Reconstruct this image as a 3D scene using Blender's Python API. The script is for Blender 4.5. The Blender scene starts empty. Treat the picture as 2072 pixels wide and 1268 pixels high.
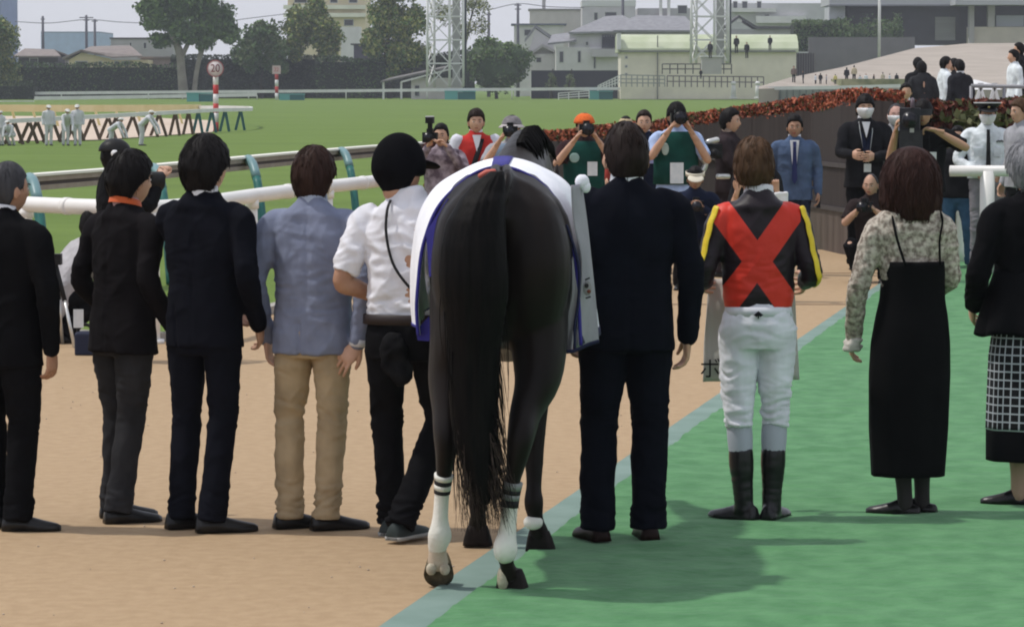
import bpy, bmesh, math, random
import numpy as np
from mathutils import Vector, Matrix, noise
random.seed(7)
R = math.radians
scene = bpy.context.scene
# ---------------------------------------------------------------- camera
FPX = 6900.0; CAMH = 1.93; PITCH = math.atan(466/FPX)
cd = bpy.data.cameras.new('camera'); cam = bpy.data.objects.new('camera', cd)
scene.collection.objects.link(cam); scene.camera = cam
cam.location = (0, 0, CAMH); cam.rotation_euler = (R(90)-PITCH, 0, 0)
cd.sensor_width = 36; cd.lens = 36*FPX/2072; cd.clip_start = 0.5; cd.clip_end = 9000
# ---------------------------------------------------------------- world
w = bpy.data.worlds.new('World'); scene.world = w; w.use_nodes = True
nt = w.node_tree; sky = nt.nodes.new('ShaderNodeTexSky'); sky.sky_type = 'NISHITA'; sky.sun_disc = False
SUNX, SUNY = -0.52, 0.06
sky.sun_elevation = math.atan(1/math.hypot(SUNX, SUNY)); sky.sun_rotation = math.atan2(SUNX, SUNY)
sky.air_density = 1.0; sky.dust_density = 1.6; sky.ozone_density = 2.0; sky.altitude = 50
nt.nodes['Background'].inputs[1].default_value = 0.10
mixw = nt.nodes.new('ShaderNodeMix'); mixw.data_type = 'RGBA'; mixw.inputs[0].default_value = .72; mixw.inputs[7].default_value = (8.7, 8.9, 9.9, 1)   # hazy bright veil over the clear sky
nt.links.new(sky.outputs[0], mixw.inputs[6]); nt.links.new(mixw.outputs[2], nt.nodes['Background'].inputs[0])
sd = bpy.data.lights.new('sun', 'SUN'); sun = bpy.data.objects.new('sun', sd); scene.collection.objects.link(sun)
sd.energy = 2.45; sd.angle = R(1.6); sd.color = (1, .96, .9)
sun.rotation_euler = Vector((SUNX, SUNY, 1)).to_track_quat('Z', 'Y').to_euler()
scene.view_settings.view_transform = 'Standard'; scene.view_settings.look = 'None'
scene.view_settings.exposure = 0.06; scene.view_settings.gamma = 1.0
scene.cycles.filter_width = 2.0
# ---------------------------------------------------------------- placing
def ray(px, py):
    u = (px-1036)/FPX; v = -(py-634)/FPX; c, s = math.cos(PITCH), math.sin(PITCH)
    return Vector((u, c+v*s, v*c-s))
def at(px, py, Y):
    d = ray(px, py); k = Y/d.y
    return Vector((d.x*k, Y, CAMH+d.z*k))
def gp(px, py, z=0.0):
    d = ray(px, py); k = (z-CAMH)/d.z
    return Vector((d.x*k, d.y*k, z))
# ---------------------------------------------------------------- materials
MATS = {}
def M(name, c, c2=None, sc=6, rough=.8, bump=0, bsc=60, metal=0, spec=.3, sheen=0, stretch=(1,1,1), detail=3, bdist=.01, bstretch=None, ridged=False):
    if name in MATS: return MATS[name]
    m = bpy.data.materials.new(name); m.use_nodes = True; n = m.node_tree; b = n.nodes['Principled BSDF']
    b.inputs['Roughness'].default_value = rough; b.inputs['Metallic'].default_value = metal
    b.inputs['Specular IOR Level'].default_value = spec
    if sheen: b.inputs['Sheen Weight'].default_value = sheen
    b.inputs['Base Color'].default_value = (*c, 1)
    tc = n.nodes.new('ShaderNodeTexCoord')
    def mapped(s):
        mp = n.nodes.new('ShaderNodeMapping'); mp.inputs['Scale'].default_value = s
        n.links.new(tc.outputs['Object'], mp.inputs[0]); return mp
    if c2:
        mp = mapped(stretch); t = n.nodes.new('ShaderNodeTexNoise'); t.inputs['Scale'].default_value = sc; t.inputs['Detail'].default_value = detail
        n.links.new(mp.outputs[0], t.inputs['Vector'])
        rp = n.nodes.new('ShaderNodeValToRGB'); rp.color_ramp.elements[0].position = .35; rp.color_ramp.elements[1].position = .65
        rp.color_ramp.elements[0].color = (*c, 1); rp.color_ramp.elements[1].color = (*c2, 1)
        n.links.new(t.outputs['Fac'], rp.inputs[0]); n.links.new(rp.outputs[0], b.inputs['Base Color'])
    if bump:
        mp = mapped(bstretch or stretch); t = n.nodes.new('ShaderNodeTexNoise'); t.inputs['Scale'].default_value = bsc; t.inputs['Detail'].default_value = 4
        if ridged: t.noise_type = 'RIDGED_MULTIFRACTAL'; t.inputs['Detail'].default_value = 2.5; t.inputs['Distortion'].default_value = .6
        n.links.new(mp.outputs[0], t.inputs['Vector'])
        bp = n.nodes.new('ShaderNodeBump'); bp.inputs['Strength'].default_value = bump; bp.inputs['Distance'].default_value = bdist
        n.links.new(t.outputs['Fac'], bp.inputs['Height']); n.links.new(bp.outputs[0], b.inputs['Normal'])
    MATS[name] = m; return m
def fabric(name, c, k=1.25, **kw):
    kw.setdefault('rough', .9); kw.setdefault('bump', .45); kw.setdefault('bsc', 5.5); kw.setdefault('bdist', .02); kw.setdefault('ridged', True); kw.setdefault('bstretch', (1,1,.45))
    return M(name, tuple(x*.9 for x in c), tuple(min(x*k, 1) for x in c), sc=9, spec=kw.pop('spec', .06), **kw)
# ---------------------------------------------------------------- mesh builder
def lnk(o): scene.collection.objects.link(o); return o
def tag(o, label=None, cat=None, group=None, kind=None):
    if label: o['label'] = label
    if cat: o['category'] = cat
    if group: o['group'] = group
    if kind: o['kind'] = kind
    return o
def empty(name, label, cat, loc=(0,0,0), rz=0, group=None):
    o = lnk(bpy.data.objects.new(name, None)); o.location = loc; o.rotation_euler = (0,0,rz); o.empty_display_size = .1
    return tag(o, label, cat, group)
def frame(d, up=Vector((0,0,1))):
    d = Vector(d).normalized(); x = d.cross(up)
    if x.length < 1e-4: x = Vector((1,0,0))
    x.normalize(); y = x.cross(d).normalized(); return x, y      # x right, y "up"
class MB:
    def __init__(s): s.v = []; s.f = []; s.m = []; s.sm = []
    def add(s, vs, fs, mi=0, smooth=True):
        o = len(s.v); s.v += [tuple(x) for x in vs]
        for f in fs: s.f.append(tuple(i+o for i in f)); s.m.append(mi); s.sm.append(smooth)
        return s
    def rings(s, rs, mi=0, cap=True, smooth=True):
        n = len(rs[0]); vs = [p for r in rs for p in r]; fs = []
        for i in range(len(rs)-1):
            for j in range(n):
                a, b = i*n+j, i*n+(j+1) % n; fs.append((a, b, b+n, a+n))
        if cap: fs.append(tuple(range(n-1, -1, -1))); fs.append(tuple(range((len(rs)-1)*n, len(rs)*n)))
        return s.add(vs, fs, mi, smooth)
    def box(s, a, b, mi=0):
        x0,y0,z0 = a; x1,y1,z1 = b
        return s.add([(x0,y0,z0),(x1,y0,z0),(x1,y1,z0),(x0,y1,z0),(x0,y0,z1),(x1,y0,z1),(x1,y1,z1),(x0,y1,z1)],
              [(0,3,2,1),(4,5,6,7),(0,1,5,4),(1,2,6,5),(2,3,7,6),(3,0,4,7)], mi, False)
    def bar(s, p, q, w, h, mi=0, up=Vector((0,0,1))):
        p, q = Vector(p), Vector(q); x, y = frame(q-p, up); c = []
        for e in (p, q):
            for a, b in ((-1,-1),(1,-1),(1,1),(-1,1)): c.append(e + x*a*w/2 + y*b*h/2)
        return s.add(c, [(3,2,1,0),(4,5,6,7),(0,1,5,4),(1,2,6,5),(2,3,7,6),(3,0,4,7)], mi, False)
    def tube(s, pts, rad, n=12, mi=0, cap=True, up=Vector((0,0,1)), round_ends=False, smooth=True):
        pts = [Vector(p) for p in pts]
        if not isinstance(rad, (list, tuple)): rad = [rad]*len(pts)
        rad = [(r, r) if not isinstance(r, (tuple, list)) else r for r in rad]
        T = []
        for i in range(len(pts)):
            a = pts[max(i-1,0)]; b = pts[min(i+1, len(pts)-1)]; T.append((b-a).normalized())
        x, y = frame(T[0], up); rs = []
        for i, p in enumerate(pts):
            x = (x - T[i]*x.dot(T[i])).normalized(); y = x.cross(T[i]).normalized()
            rs.append([p + x*math.cos(t)*rad[i][0] + y*math.sin(t)*rad[i][1] for t in (2*math.pi*k/n for k in range(n))])
        if round_ends:
            def capr(i, sgn):
                out = []
                for k in (.5, .85):
                    c = pts[i] + T[i]*sgn*k*min(rad[i]); q = math.sqrt(1-k*k)
                    out.append([c + (v-pts[i])*q for v in rs[i if i == 0 else len(pts)-1]])
                return out
            a = capr(0, -1); b = capr(len(pts)-1, 1); rs = a[::-1] + rs + b
        return s.rings(rs, mi, cap, smooth)
    def ball(s, c, r, n=16, m=10, mi=0, rot=None):
        if not isinstance(r, (tuple, list)): r = (r,r,r)
        rs = []
        for i in range(1, m):
            ph = math.pi*i/m
            rs.append([Vector((math.cos(t)*math.sin(ph)*r[0], math.sin(t)*math.sin(ph)*r[1], -math.cos(ph)*r[2])) for t in (2*math.pi*k/n for k in range(n))])
        if rot is not None: rs = [[rot @ v for v in q] for q in rs]
        c = Vector(c); return s.rings([[v+c for v in q] for q in rs], mi)
    def prism(s, poly, a, mi=0, smooth=False):      # poly: list of 3d points, extruded by vector a
        a = Vector(a); n = len(poly); vs = [Vector(p) for p in poly] + [Vector(p)+a for p in poly]
        return s.add(vs, [tuple(range(n)), tuple(range(2*n-1, n-1, -1))] + [(i, i+n, (i+1) % n + n, (i+1) % n) for i in range(n)], mi, smooth)
    def mesh_in(s, me, mi=0):
        return s.add([v.co[:] for v in me.vertices], [tuple(p.vertices) for p in me.polygons], mi, True)
    def mesh(s, name='m'):
        me = bpy.data.meshes.new(name); me.from_pydata(s.v, [], s.f); me.update()
        me.polygons.foreach_set('material_index', s.m); me.polygons.foreach_set('use_smooth', s.sm); return me
    def build(s, name, mats, parent=None):
        me = s.mesh(name)
        if not isinstance(mats, (list, tuple)): mats = [mats]
        for m in mats: me.materials.append(m)
        bm = bmesh.new(); bm.from_mesh(me); bmesh.ops.recalc_face_normals(bm, faces=bm.faces); bm.to_mesh(me); bm.free()
        o = lnk(bpy.data.objects.new(name, me)); o.parent = parent; return o
def vox(mb, size, smooth=3, fn=None):
    """union of overlapping closed shapes as one continuous skin, then fold displacement fn(p, n)->offset along the normal"""
    me = mb.mesh(); bm = bmesh.new(); bm.from_mesh(me); bmesh.ops.recalc_face_normals(bm, faces=bm.faces); bm.to_mesh(me); bm.free()
    o = lnk(bpy.data.objects.new('tmp', me)); r = o.modifiers.new('r', 'REMESH'); r.mode = 'VOXEL'; r.voxel_size = size; r.use_smooth_shade = True
    q = o.modifiers.new('s', 'SMOOTH'); q.factor = .5; q.iterations = smooth
    dg = bpy.context.evaluated_depsgraph_get(); m2 = bpy.data.meshes.new_from_object(o.evaluated_get(dg))
    bpy.data.objects.remove(o)
    if fn:
        n = len(m2.vertices); co = np.empty(n*3); m2.vertices.foreach_get('co', co); co = co.reshape(-1,3)
        nn = np.empty(n*3); m2.vertex_normals.foreach_get('vector', nn); nn = nn.reshape(-1,3)
        off = np.array([fn(co[i], nn[i]) for i in range(n)]); co = co + nn*off[:,None]
        m2.vertices.foreach_set('co', co.ravel()); m2.update()
    m2.polygons.foreach_set('use_smooth', [True]*len(m2.polygons)); return m2
def mesh_obj(name, me, mats, parent=None):
    if not isinstance(mats, (list, tuple)): mats = [mats]
    me.materials.clear()
    for m in mats: me.materials.append(m)
    me.name = name; o = lnk(bpy.data.objects.new(name, me)); o.parent = parent; return o
def crom(P, sub=4):
    P = [np.array(p, float) for p in P]; out = []
    for i in range(len(P)-1):
        p0 = P[max(i-1,0)]; p1 = P[i]; p2 = P[i+1]; p3 = P[min(i+2, len(P)-1)]
        for k in range(sub):
            t = k/sub; out.append(.5*((2*p1)+(-p0+p2)*t+(2*p0-5*p1+4*p2-p3)*t*t+(-p0+3*p1-3*p2+p3)*t**3))
    out.append(P[-1]); return out
def limb(mb, pts, rad, n=14, sub=4, up=Vector((0,0,1)), mi=0, round_ends=True):
    rr = [r if isinstance(r, (tuple, list)) else (r, r) for r in rad]
    q = crom([tuple(p)+tuple(r) for p, r in zip([tuple(Vector(p)) for p in pts], rr)], sub)
    return mb.tube([Vector(a[:3]) for a in q], [(max(a[3], .001), max(a[4], .001)) for a in q], n, mi, True, up, round_ends)
def ss(a, b, x):
    if a == b: return float(x > a)
    t = min(max((x-a)/(b-a), 0), 1); return t*t*(3-2*t)
def N3(x, y, z): return noise.noise(Vector((x, y, z)))
def label_text(parent, body, size, mat, mx, name='lettering'):
    c = bpy.data.curves.new('t', 'FONT'); c.body = body; c.size = size; c.align_x = 'CENTER'; c.align_y = 'CENTER'; c.extrude = .001
    o = lnk(bpy.data.objects.new('t', c)); dg = bpy.context.evaluated_depsgraph_get()
    me = bpy.data.meshes.new_from_object(o.evaluated_get(dg)); bpy.data.objects.remove(o); me.transform(mx)
    return mesh_obj(name, me, mat, parent)
# ================================================================ people
SKIN = M('skin', (.50,.29,.19), (.60,.36,.25), sc=12, rough=.55, bump=.15, bsc=60, spec=.35)
SKIN2 = M('skin_tan', (.36,.19,.12), (.44,.25,.16), sc=12, rough=.55, bump=.15, bsc=60, spec=.35)
EYE = M('eye_dark', (.015,.01,.008), rough=.3); LIP = M('lips', (.36,.13,.10), rough=.5); WHITE_EYE = M('eye_white', (.6,.58,.55), rough=.3)
def hairmat(name, c, rough=.55):
    return M(name, c, tuple(x*1.6+.002 for x in c), sc=70, rough=rough, spec=.10, bump=.3, bsc=110, stretch=(1,1,.12), bdist=.004)
HBLACK = hairmat('hair_black', (.006,.005,.005)); HDARK = hairmat('hair_dark_brown', (.016,.010,.008)); HBROWN = hairmat('hair_brown', (.055,.03,.016))
HGREY = hairmat('hair_grey', (.16,.16,.17), .5); HSALT = hairmat('hair_salt', (.035,.035,.038), .5); HRED = hairmat('hair_chestnut', (.022,.009,.007))
SHOE = M('shoe_black', (.006,.006,.006), (.012,.011,.010), rough=.35, bump=.2, bsc=30, spec=.3); SHOEB = M('shoe_brown', (.016,.007,.006), rough=.45, spec=.12)
SOLE = M('sole_pale', (.35,.35,.33), rough=.8)
BLACKP = M('camera_black', (.012,.012,.013), (.02,.02,.02), rough=.45, bump=.1, bsc=80, spec=.12); LENSG = M('lens_glass', (.01,.01,.015), rough=.25, spec=.3)
WHITEC = M('white_plastic', (.7,.7,.7), rough=.4); CARD = M('paper_card', (.72,.74,.75), (.62,.66,.68), sc=20, rough=.7)

def headpt(d):
    x, y, z = d
    a, b, c = .074, .096, .118
    w = 1 - .30*max(-z-.15, 0)**1.3
    r = Vector((x*a*w, y*b, z*c))
    if y < 0 and z < 0: r.y *= 1 - .42*(-z)**1.2
    if y < 0: r.y *= 1.02
    f = max(y, 0)
    if f > 0:
        r.y += .010*f**4*ss(-.2, -.8, z)                                       # chin
        r.y += .021*math.exp(-(x/.13)**2 - ((z+.22)/.13)**2)*f                 # nose
        r.y += .010*math.exp(-(x/.09)**2 - ((z+.05)/.16)**2)*f
        for s in (-1, 1): r.y -= .010*math.exp(-((x-s*.36)/.17)**2 - ((z-.03)/.10)**2)*f
        r.y += .004*math.exp(-(x/.5)**2 - ((z-.2)/.09)**2)*f
        r.y += .006*math.exp(-(x/.24)**2 - ((z+.54)/.07)**2)*f - .004*math.exp(-(x/.3)**2 - ((z+.68)/.06)**2)*f
        for s in (-1, 1): r.x += s*.004*math.exp(-((x-s*.6)/.25)**2 - ((z+.12)/.2)**2)
    return r
def sph(n, m):
    for i in range(m+1):
        ph = math.pi*i/m
        yield [(math.sin(t)*math.sin(ph), math.cos(t)*math.sin(ph), -math.cos(ph)) for t in (2*math.pi*k/n for k in range(n))]
def head_mesh(mb, mx, s, n=48, m=40, mi=0, lip=None, eye=None):
    rs = [[mx @ (headpt(d)*s) for d in row] for row in sph(n, m)]
    mb.rings(rs, mi)
    if lip is not None:
        k = len(mb.f) - (n*m+2)
        rows = list(sph(n, m))
        for i in range(m):
            for j in range(n):
                x, y, z = rows[i][j]
                if y > .6 and abs(x+.0) < .25 and -.61 < z < -.49: mb.m[k+i*n+j] = lip
    for sx in (-1, 1):                                                          # ears
        rt = Matrix.Rotation(R(sx*-14), 3, 'Z'); c = Vector((sx*.077, -.008, -.012))*s
        rr = mx.to_3x3() @ rt
        mb.ball(mx @ c, (.010*s, .019*s, .032*s), 12, 8, mi, rr)
        mb.ball(mx @ (c+Vector((sx*.006,.012,-.004))*s), (.006*s, .008*s, .014*s), 8, 6, mi, rr)
    if eye is not None:
        for sx in (-1, 1):
            mb.ball(mx @ (Vector((sx*.031, .0835, .003))*s), (.0125*s, .006*s, .0055*s), 10, 6, eye[1], mx.to_3x3())
            mb.ball(mx @ (Vector((sx*.031, .0885, .003))*s), (.0058*s, .003*s, .0055*s), 10, 6, eye[0], mx.to_3x3())
            p = [mx @ (Vector((sx*q, .098-.4*q*q*9, zz))*s) for q, zz in ((.014,.022),(.028,.027),(.046,.022))]
            mb.tube(p, .0032*s, 6, eye[0])
def hair_mesh(mb, mx, s, front=.52, side=.02, nape=-.72, t=.020, top=.026, n=96, m=64, tufts=260, seed=1, long=1.0, bald=0, part=None, sideburn=True):
    """closed hair shell that dives under the skin along the hairline; long>1 stretches it below the ears (bob)"""
    def hl(az):                                    # az 0 = front
        a = abs(az)
        if a < 1.0: return front - .22*ss(.55, 1.0, a)*front
        if a < 1.35: return front*.78 + (side-front*.78)*ss(1.0, 1.35, a)
        return side + (nape-side)*ss(1.35, 2.3, a)
    rs = []; P = {}
    for i, row in enumerate(sph(n, m)):
        r2 = []
        for j, (x, y, z) in enumerate(row):
            az = math.atan2(x, y) if abs(x)+abs(y) > 1e-5 else 0
            h = hl(az); q = ss(h-.07, h+.03, z)
            if bald: q *= 1-ss(bald, bald+.15, z)
            e = Vector((x*.074, y*.096*(1 if y > 0 else 1.02), z*.118))
            if y < 0 and z < 0 and long <= 1.05: e.y *= 1-.30*(-z)**1.2
            nrm = Vector((x/.074, y/.096, z/.118)).normalized()
            th = t + (top-t)*ss(.2, .9, z)
            th += .0035*N3(az*2.2+seed, z*2, seed*1.7) + .0013*N3(az*13, z*1.6, seed) + .0015*N3(az*38, z*3, seed+5)
            if part is not None: th -= .006*math.exp(-((x-part)/.05)**2)*ss(.4,.8,z)
            v = e + nrm*(th*q - .014*(1-q))
            if long > 1.05 and z < .1: v.z *= 1+(long-1)*ss(.1, -.7, z); v.x *= 1+.28*(long-1)*ss(.1,-.4,z)
            P[(i,j)] = (v, nrm, q, az); r2.append(mx @ (v*s))
        rs.append(r2)
    mb.rings(rs)
    rnd = random.Random(seed)
    for _ in range(tufts):                         # loose locks that break the outline
        i = rnd.randint(int(m*.30), m-4); j = rnd.randint(0, n-1); v, nr, q, az = P[(i,j)]
        if q < .95: continue
        L = rnd.uniform(3, 7); pts = []
        for k in range(4):
            ii = max(2, min(m-2, int(i - k*L/3))); jj = (j + int(k*rnd.uniform(-.7,.7))) % n
            a, na, qa, _z = P[(ii,jj)]
            if qa < .6 and k: a = pts[-1] + Vector((0,0,-.007)); pts.append(a); continue
            pts.append(a + na*(.0005 + .0012*k*rnd.random()))
        mb.tube([mx @ (p*s) for p in pts], [.0013*s, .0015*s, .0012*s, .0003*s], 4)
def hand_mesh(mb, wrist, a, nrm, side, curl=.5, s=1.0, mi=0, spread=.12, forearm=.08):
    """a: finger direction, nrm: direction the palm faces, side: +1/-1 puts the thumb on cross(a,nrm)*side"""
    a = Vector(a).normalized(); nrm = Vector(nrm); nrm = (nrm - a*nrm.dot(a)).normalized(); b = a.cross(nrm)*side
    w = Vector(wrist)
    P = lambda u, v, q: w + (a*u + b*v + nrm*q)*s
    def rg(u, wd, th, off=0, q0=0): return [P(u, off+wd*math.cos(t), q0+th*math.sin(t)) for t in (2*math.pi*k/12 for k in range(12))]
    mb.rings([rg(-forearm,.029,.024), rg(-.02,.027,.020), rg(.0,.027,.018), rg(.03,.036,.018,.003), rg(.065,.042,.015,.002), rg(.092,.041,.012), rg(.1,.034,.007)], mi)
    for k, (v, L) in enumerate(((.030,.072),(.010,.080),(-.011,.075),(-.031,.058))):
        ang = 0; p = P(.085, v, .001); d = (a + b*(v*spread/.03)).normalized(); pts = [p]; cc = curl*(1+.12*k)
        for seg, fr in enumerate((.45,.30,.25)):
            ang += cc*(.55, .8, .6)[seg]; dd = d*math.cos(ang) + nrm*math.sin(ang)
            p = p + dd*L*fr*s; pts.append(p)
        mb.tube(pts, [.0098*s, .0088*s, .0080*s, .0068*s], 8, mi, round_ends=True)
    pts = [P(.018,.024,.004), P(.045,.046,.012), P(.072,.056,.020), P(.092,.056,.030)]
    mb.tube(pts, [.016*s,.012*s,.0105*s,.008*s], 8, mi, round_ends=True)
def shoe_mesh(mb, ank, ang, s, sole=False, L=.275, W=.047, mi=0, high=.09):
    """foot on the ground below the ankle, toes pointing along ang (0 = +Y, positive = towards +X)"""
    x, y = ank[0], ank[1]; d = Vector((math.sin(ang), math.cos(ang), 0)); r = Vector((math.cos(ang), -math.sin(ang), 0))
    secs = [(-.075,.6,.035),(-.068,.82,high*.8),(-.045,.92,high*.9),(-.01,.9,high*.9),(.03,.86,.082),(.07,.94,.064),(.11,1.0,.052),(.15,.92,.043),(.18,.7,.036),(.197,.34,.026)]
    rs = []; z0 = ank[2]
    for u, wd, h in secs:
        c = Vector((x, y, z0)) + d*u*s*(L/.275); q = []
        for t in (2*math.pi*k/14 for k in range(14)):
            cx, sz = math.cos(t), math.sin(t)
            zz = .004 + (h-.004)*(0 if sz < 0 else sz**.8); q.append(c + r*cx*wd*W*s*(1 if sz < .1 else 1-.25*sz) + Vector((0,0,zz*s)))
        rs.append(q)
    mb.rings(rs, mi)
    if sole is not False:
        rs = []
        for zz, k in ((0,1.0),(.016,1.06)):
            q = []
            for u, wd, h in secs: q.append(Vector((x,y,z0+zz*s)) + d*u*s*(L/.275) + r*wd*W*s*k)
            for u, wd, h in secs[::-1]: q.append(Vector((x,y,z0+zz*s)) + d*u*s*(L/.275) - r*wd*W*s*k)
            rs.append(q)
        mb.rings(rs, sole)

def folds_fn(seed, amp=.004, zones=(), vent=None, seam=False, diag=0.):
    def fn(p, n):
        x, y, z = p
        o = amp*N3(x*9+seed, y*9, z*5) + amp*.6*N3(x*20, y*20+seed, z*11)
        o += amp*.9*diag*(abs(N3((x+z*.9)*9+seed, y*6, (z-x*.5)*14)) - .25)*-2
        r1 = (1-abs(N3((x+z*.55)*5+seed, y*5, (z-x*.8)*6.5)))**7; r2 = (1-abs(N3((x-z*.7)*6-seed, y*6+2, (z+x*.9)*7)))**7
        o += amp*(.9*r1+.6*r2*(.4+diag)) - amp*.4
        for zc, wd, a in zones:
            g = math.exp(-((z-zc)/wd)**2)
            if g > .02: o += a*g*(.35-abs(N3(x*7+seed, y*7+zc*5, z*34+2.5*N3(x*6, y*6, z*4+seed))))*2
        if vent and y < 0 and z < vent[1] and abs(x-vent[0]) < .05:
            o -= .012*math.exp(-((x-vent[0]-(vent[1]-z)*vent[2])/.007)**2)*ss(vent[1], vent[1]-.03, z)
        if seam and y < 0: o -= .0045*math.exp(-(x/.007)**2)
        return o
    return fn

DEF = dict(hipz=.90, lean=(0,0,1), sh=.185, shz=.475,
    elL=(-.245,-.04,1.115), elR=(.245,-.04,1.115), wrL=(-.255,.03,.875), wrR=(.255,.03,.875),
    knL=(-.095,.02,.49), knR=(.095,.02,.49), anL=(-.095,-.03,.07), anR=(.095,-.03,.07), hipx=.088,
    footL=-8, footR=8, handdir=None, curl=.55, head=(0,.02,.215), yaw=0, hpitch=0, hroll=0, hs=1.0,
    skin=SKIN, hair=HBLACK, haircfg={}, top='jacket', tmat=None, bmat=None, shoe=SHOE, lod=1, hem=.84, sleeve=1.0, girth=1.0,
    legr=.95, waistk=1.0, shirt=None, cuff=.05, neckr=.056, vent=None, bulk=1.0, topzones=(), pantzones=None, pamp=.0055, tamp=.0055, diag=.35, hemw=1.0, eyes=True, group=None, hands=True)
def person(label, loc, H, rot, **kw):
    o = dict(DEF); o.update(kw); s = H/1.72; lod = o['lod']
    root = empty('person', label, 'person', loc, R(rot), o['group'])
    V = lambda t: Vector(t)*s
    hip = V((0,0,o['hipz'])); sp = Vector(o['lean']).normalized(); xa = Vector((1,0,0)); ya = xa.cross(sp).normalized()*-1
    if ya.y < 0: ya = -ya
    S = lambda x, y, z: hip + (xa*x + ya*y + sp*z)*s       # spine frame, z measured from the hip
    g = o['girth']; bk = o['bulk']
    J = {}
    for sd, k in (('L',-1),('R',1)):
        J['sh'+sd] = S(k*o['sh'], 0, o['shz']); J['el'+sd] = V(o['el'+sd]); J['wr'+sd] = V(o['wr'+sd])
        J['hp'+sd] = S(k*o['hipx'], 0, -.03); J['kn'+sd] = V(o['kn'+sd]); J['an'+sd] = V(o['an'+sd])
    vs = {1:.0088, 0:.017, 2:.008}[lod]*s; sub = 3
    # ---- body: one continuous skin from the neck to the ankles, with head and hands
    b = MB(); hc = S(0, 0, .555) + V(o['head']) - V((0,0,.08))*0
    hx = Matrix.Translation(S(0,0,.545) + V((o['head'][0], o['head'][1], o['head'][2]-.09))) @ Matrix.Rotation(R(o['yaw']), 4, 'Z') @ Matrix.Rotation(R(o['hpitch']), 4, 'X') @ Matrix.Rotation(R(o['hroll']), 4, 'Y')
    hcen = hx.translation
    nb = MB()
    limb(nb, [S(0,0,.40), S(0,-.005,.52), hcen+hx.to_3x3()@V((0,-.022,-.07)), hcen+hx.to_3x3()@V((0,-.012,-.01))], [.05*s, o['neckr']*s*1.04, o['neckr']*s*.98, o['neckr']*s*.9], 16)
    limb(nb, [S(0,0,0), S(0,0,.2), S(0,0,.42), S(0,0,.49)], [(.12*s,.07*s), (.12*s,.075*s), (.12*s,.07*s), (.06*s,.05*s)], 14)
    bare = o['sleeve'] < 1
    for sd in 'LR':
        ar = (.043, .042, .036, .026) if bare else (.04,.033,.028,.022)
        limb(nb, [J['sh'+sd], J['sh'+sd].lerp(J['el'+sd], .5), J['el'+sd], J['el'+sd].lerp(J['wr'+sd], .35), J['wr'+sd]], [ar[0]*s, ar[0]*s, ar[1]*s*.93, ar[1]*s, ar[3]*s], 12)
        limb(nb, [J['hp'+sd], J['kn'+sd], J['kn'+sd].lerp(J['an'+sd],.35), J['an'+sd]+V((0,0,-.02))], [.055*s, .042*s, .044*s, .03*s], 10)
    b.mesh_in(vox(nb, .013*s if lod else .02*s, 2), 0)
    head_mesh(b, hx, s*o['hs'], *((48,40) if lod else (32,26)), mi=0, lip=2 if o['eyes'] else None, eye=(1,3) if o['eyes'] else None)
    if o['hands']:
        for sd, k in (('L',-1),('R',1)):
            fa = J['wr'+sd]-J['el'+sd]; hd = (o['handdir'] or {}).get(sd)
            a, nr, cu, side = (fa, Vector((-k,0,0)), o['curl'], None) if hd is None else (Vector(hd[0]), Vector(hd[1]), hd[2], hd[3] if len(hd) > 3 else None)
            if side is None:
                side = 1 if (a.cross(nr)).y > 0 else -1      # thumb to the front
            hm = MB(); hand_mesh(hm, J['wr'+sd], a, nr, side, cu, s)
            if lod: b.mesh_in(vox(hm, .0042*s, 1), 0)
            else: b.mesh_in(hm.mesh(), 0)
    b.build('body', [o['skin'], EYE, LIP, WHITE_EYE], root)
    if o['hair']:
        hm = MB(); hx2 = hx @ Matrix.Diagonal((o['hs'],)*3+(1,)); cfg = dict(n=96, m=64) if lod else dict(n=48, m=34, tufts=60, t=.012, top=.020, front=.60, side=-.02)
        cfg.update(o['haircfg']); hair_mesh(hm, hx2, s, **cfg); hm.build('hair', o['hair'], root)
    # ---- top garment
    t = MB(); top = o['top']; hem = o['hem']
    if top != 'none':
        rr = [(.60,.052,.052),(.565,.068,.066),(.54,.10,.078),(.51,.155,.092),(.475,.188,.105),(.41,.200,.117),(.30,.192,.120),(.20,.180,.117),(.10,.182,.118),(.02,.190,.122)]
        if top == 'shirt': rr = rr[:1] + [(z, x*.98, y*.96) for z, x, y in rr[1:]]
        rr = [(z, x*(bk if z < .55 else 1)*(o['waistk'] if z < .35 else 1), y*(bk*g if z < .5 else 1)*(o['waistk'] if z < .35 else 1)) for z, x, y in rr]
        hz = hem-.90; base = [q for q in rr if q[0] > hz+.02]
        wl = rr[-1]; base.append((hz, .197*bk*o['hemw'], .127*bk*g*o['hemw']))
        rings = []; nn = 28; e = 2/2.5
        for z, rx, ry in base:
            q = []
            for k in range(nn):
                th = 2*math.pi*k/nn; c, sn = math.cos(th), math.sin(th)
                q.append(S(rx*abs(c)**e*(1 if c > 0 else -1), ry*abs(sn)**e*(1 if sn > 0 else -1) - (.006 if z > .5 else 0), z))
            rings.append(q)
        t.rings(rings)
        sl = o['sleeve']
        for sd in 'LR':
            a, e_, w_ = J['sh'+sd], J['el'+sd], J['wr'+sd]
            if sl >= 1:
                limb(t, [a + (a-S(0,0,.475))*-.25, a.lerp(e_,.12), a.lerp(e_,.55), e_, e_.lerp(w_,.5), w_.lerp(e_,.02)], [.064*s*bk,.070*s*bk,.062*s*bk,.055*s*bk,.050*s*bk,.043*s*bk], 16, sub)
            else:
                limb(t, [a + (a-S(0,0,.475))*-.25, a.lerp(e_,.12), a.lerp(e_,.5), a.lerp(e_,.86)], [.062*s*bk,.068*s*bk,.064*s*bk,.064*s*bk], 16, sub, round_ends=False)
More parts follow.
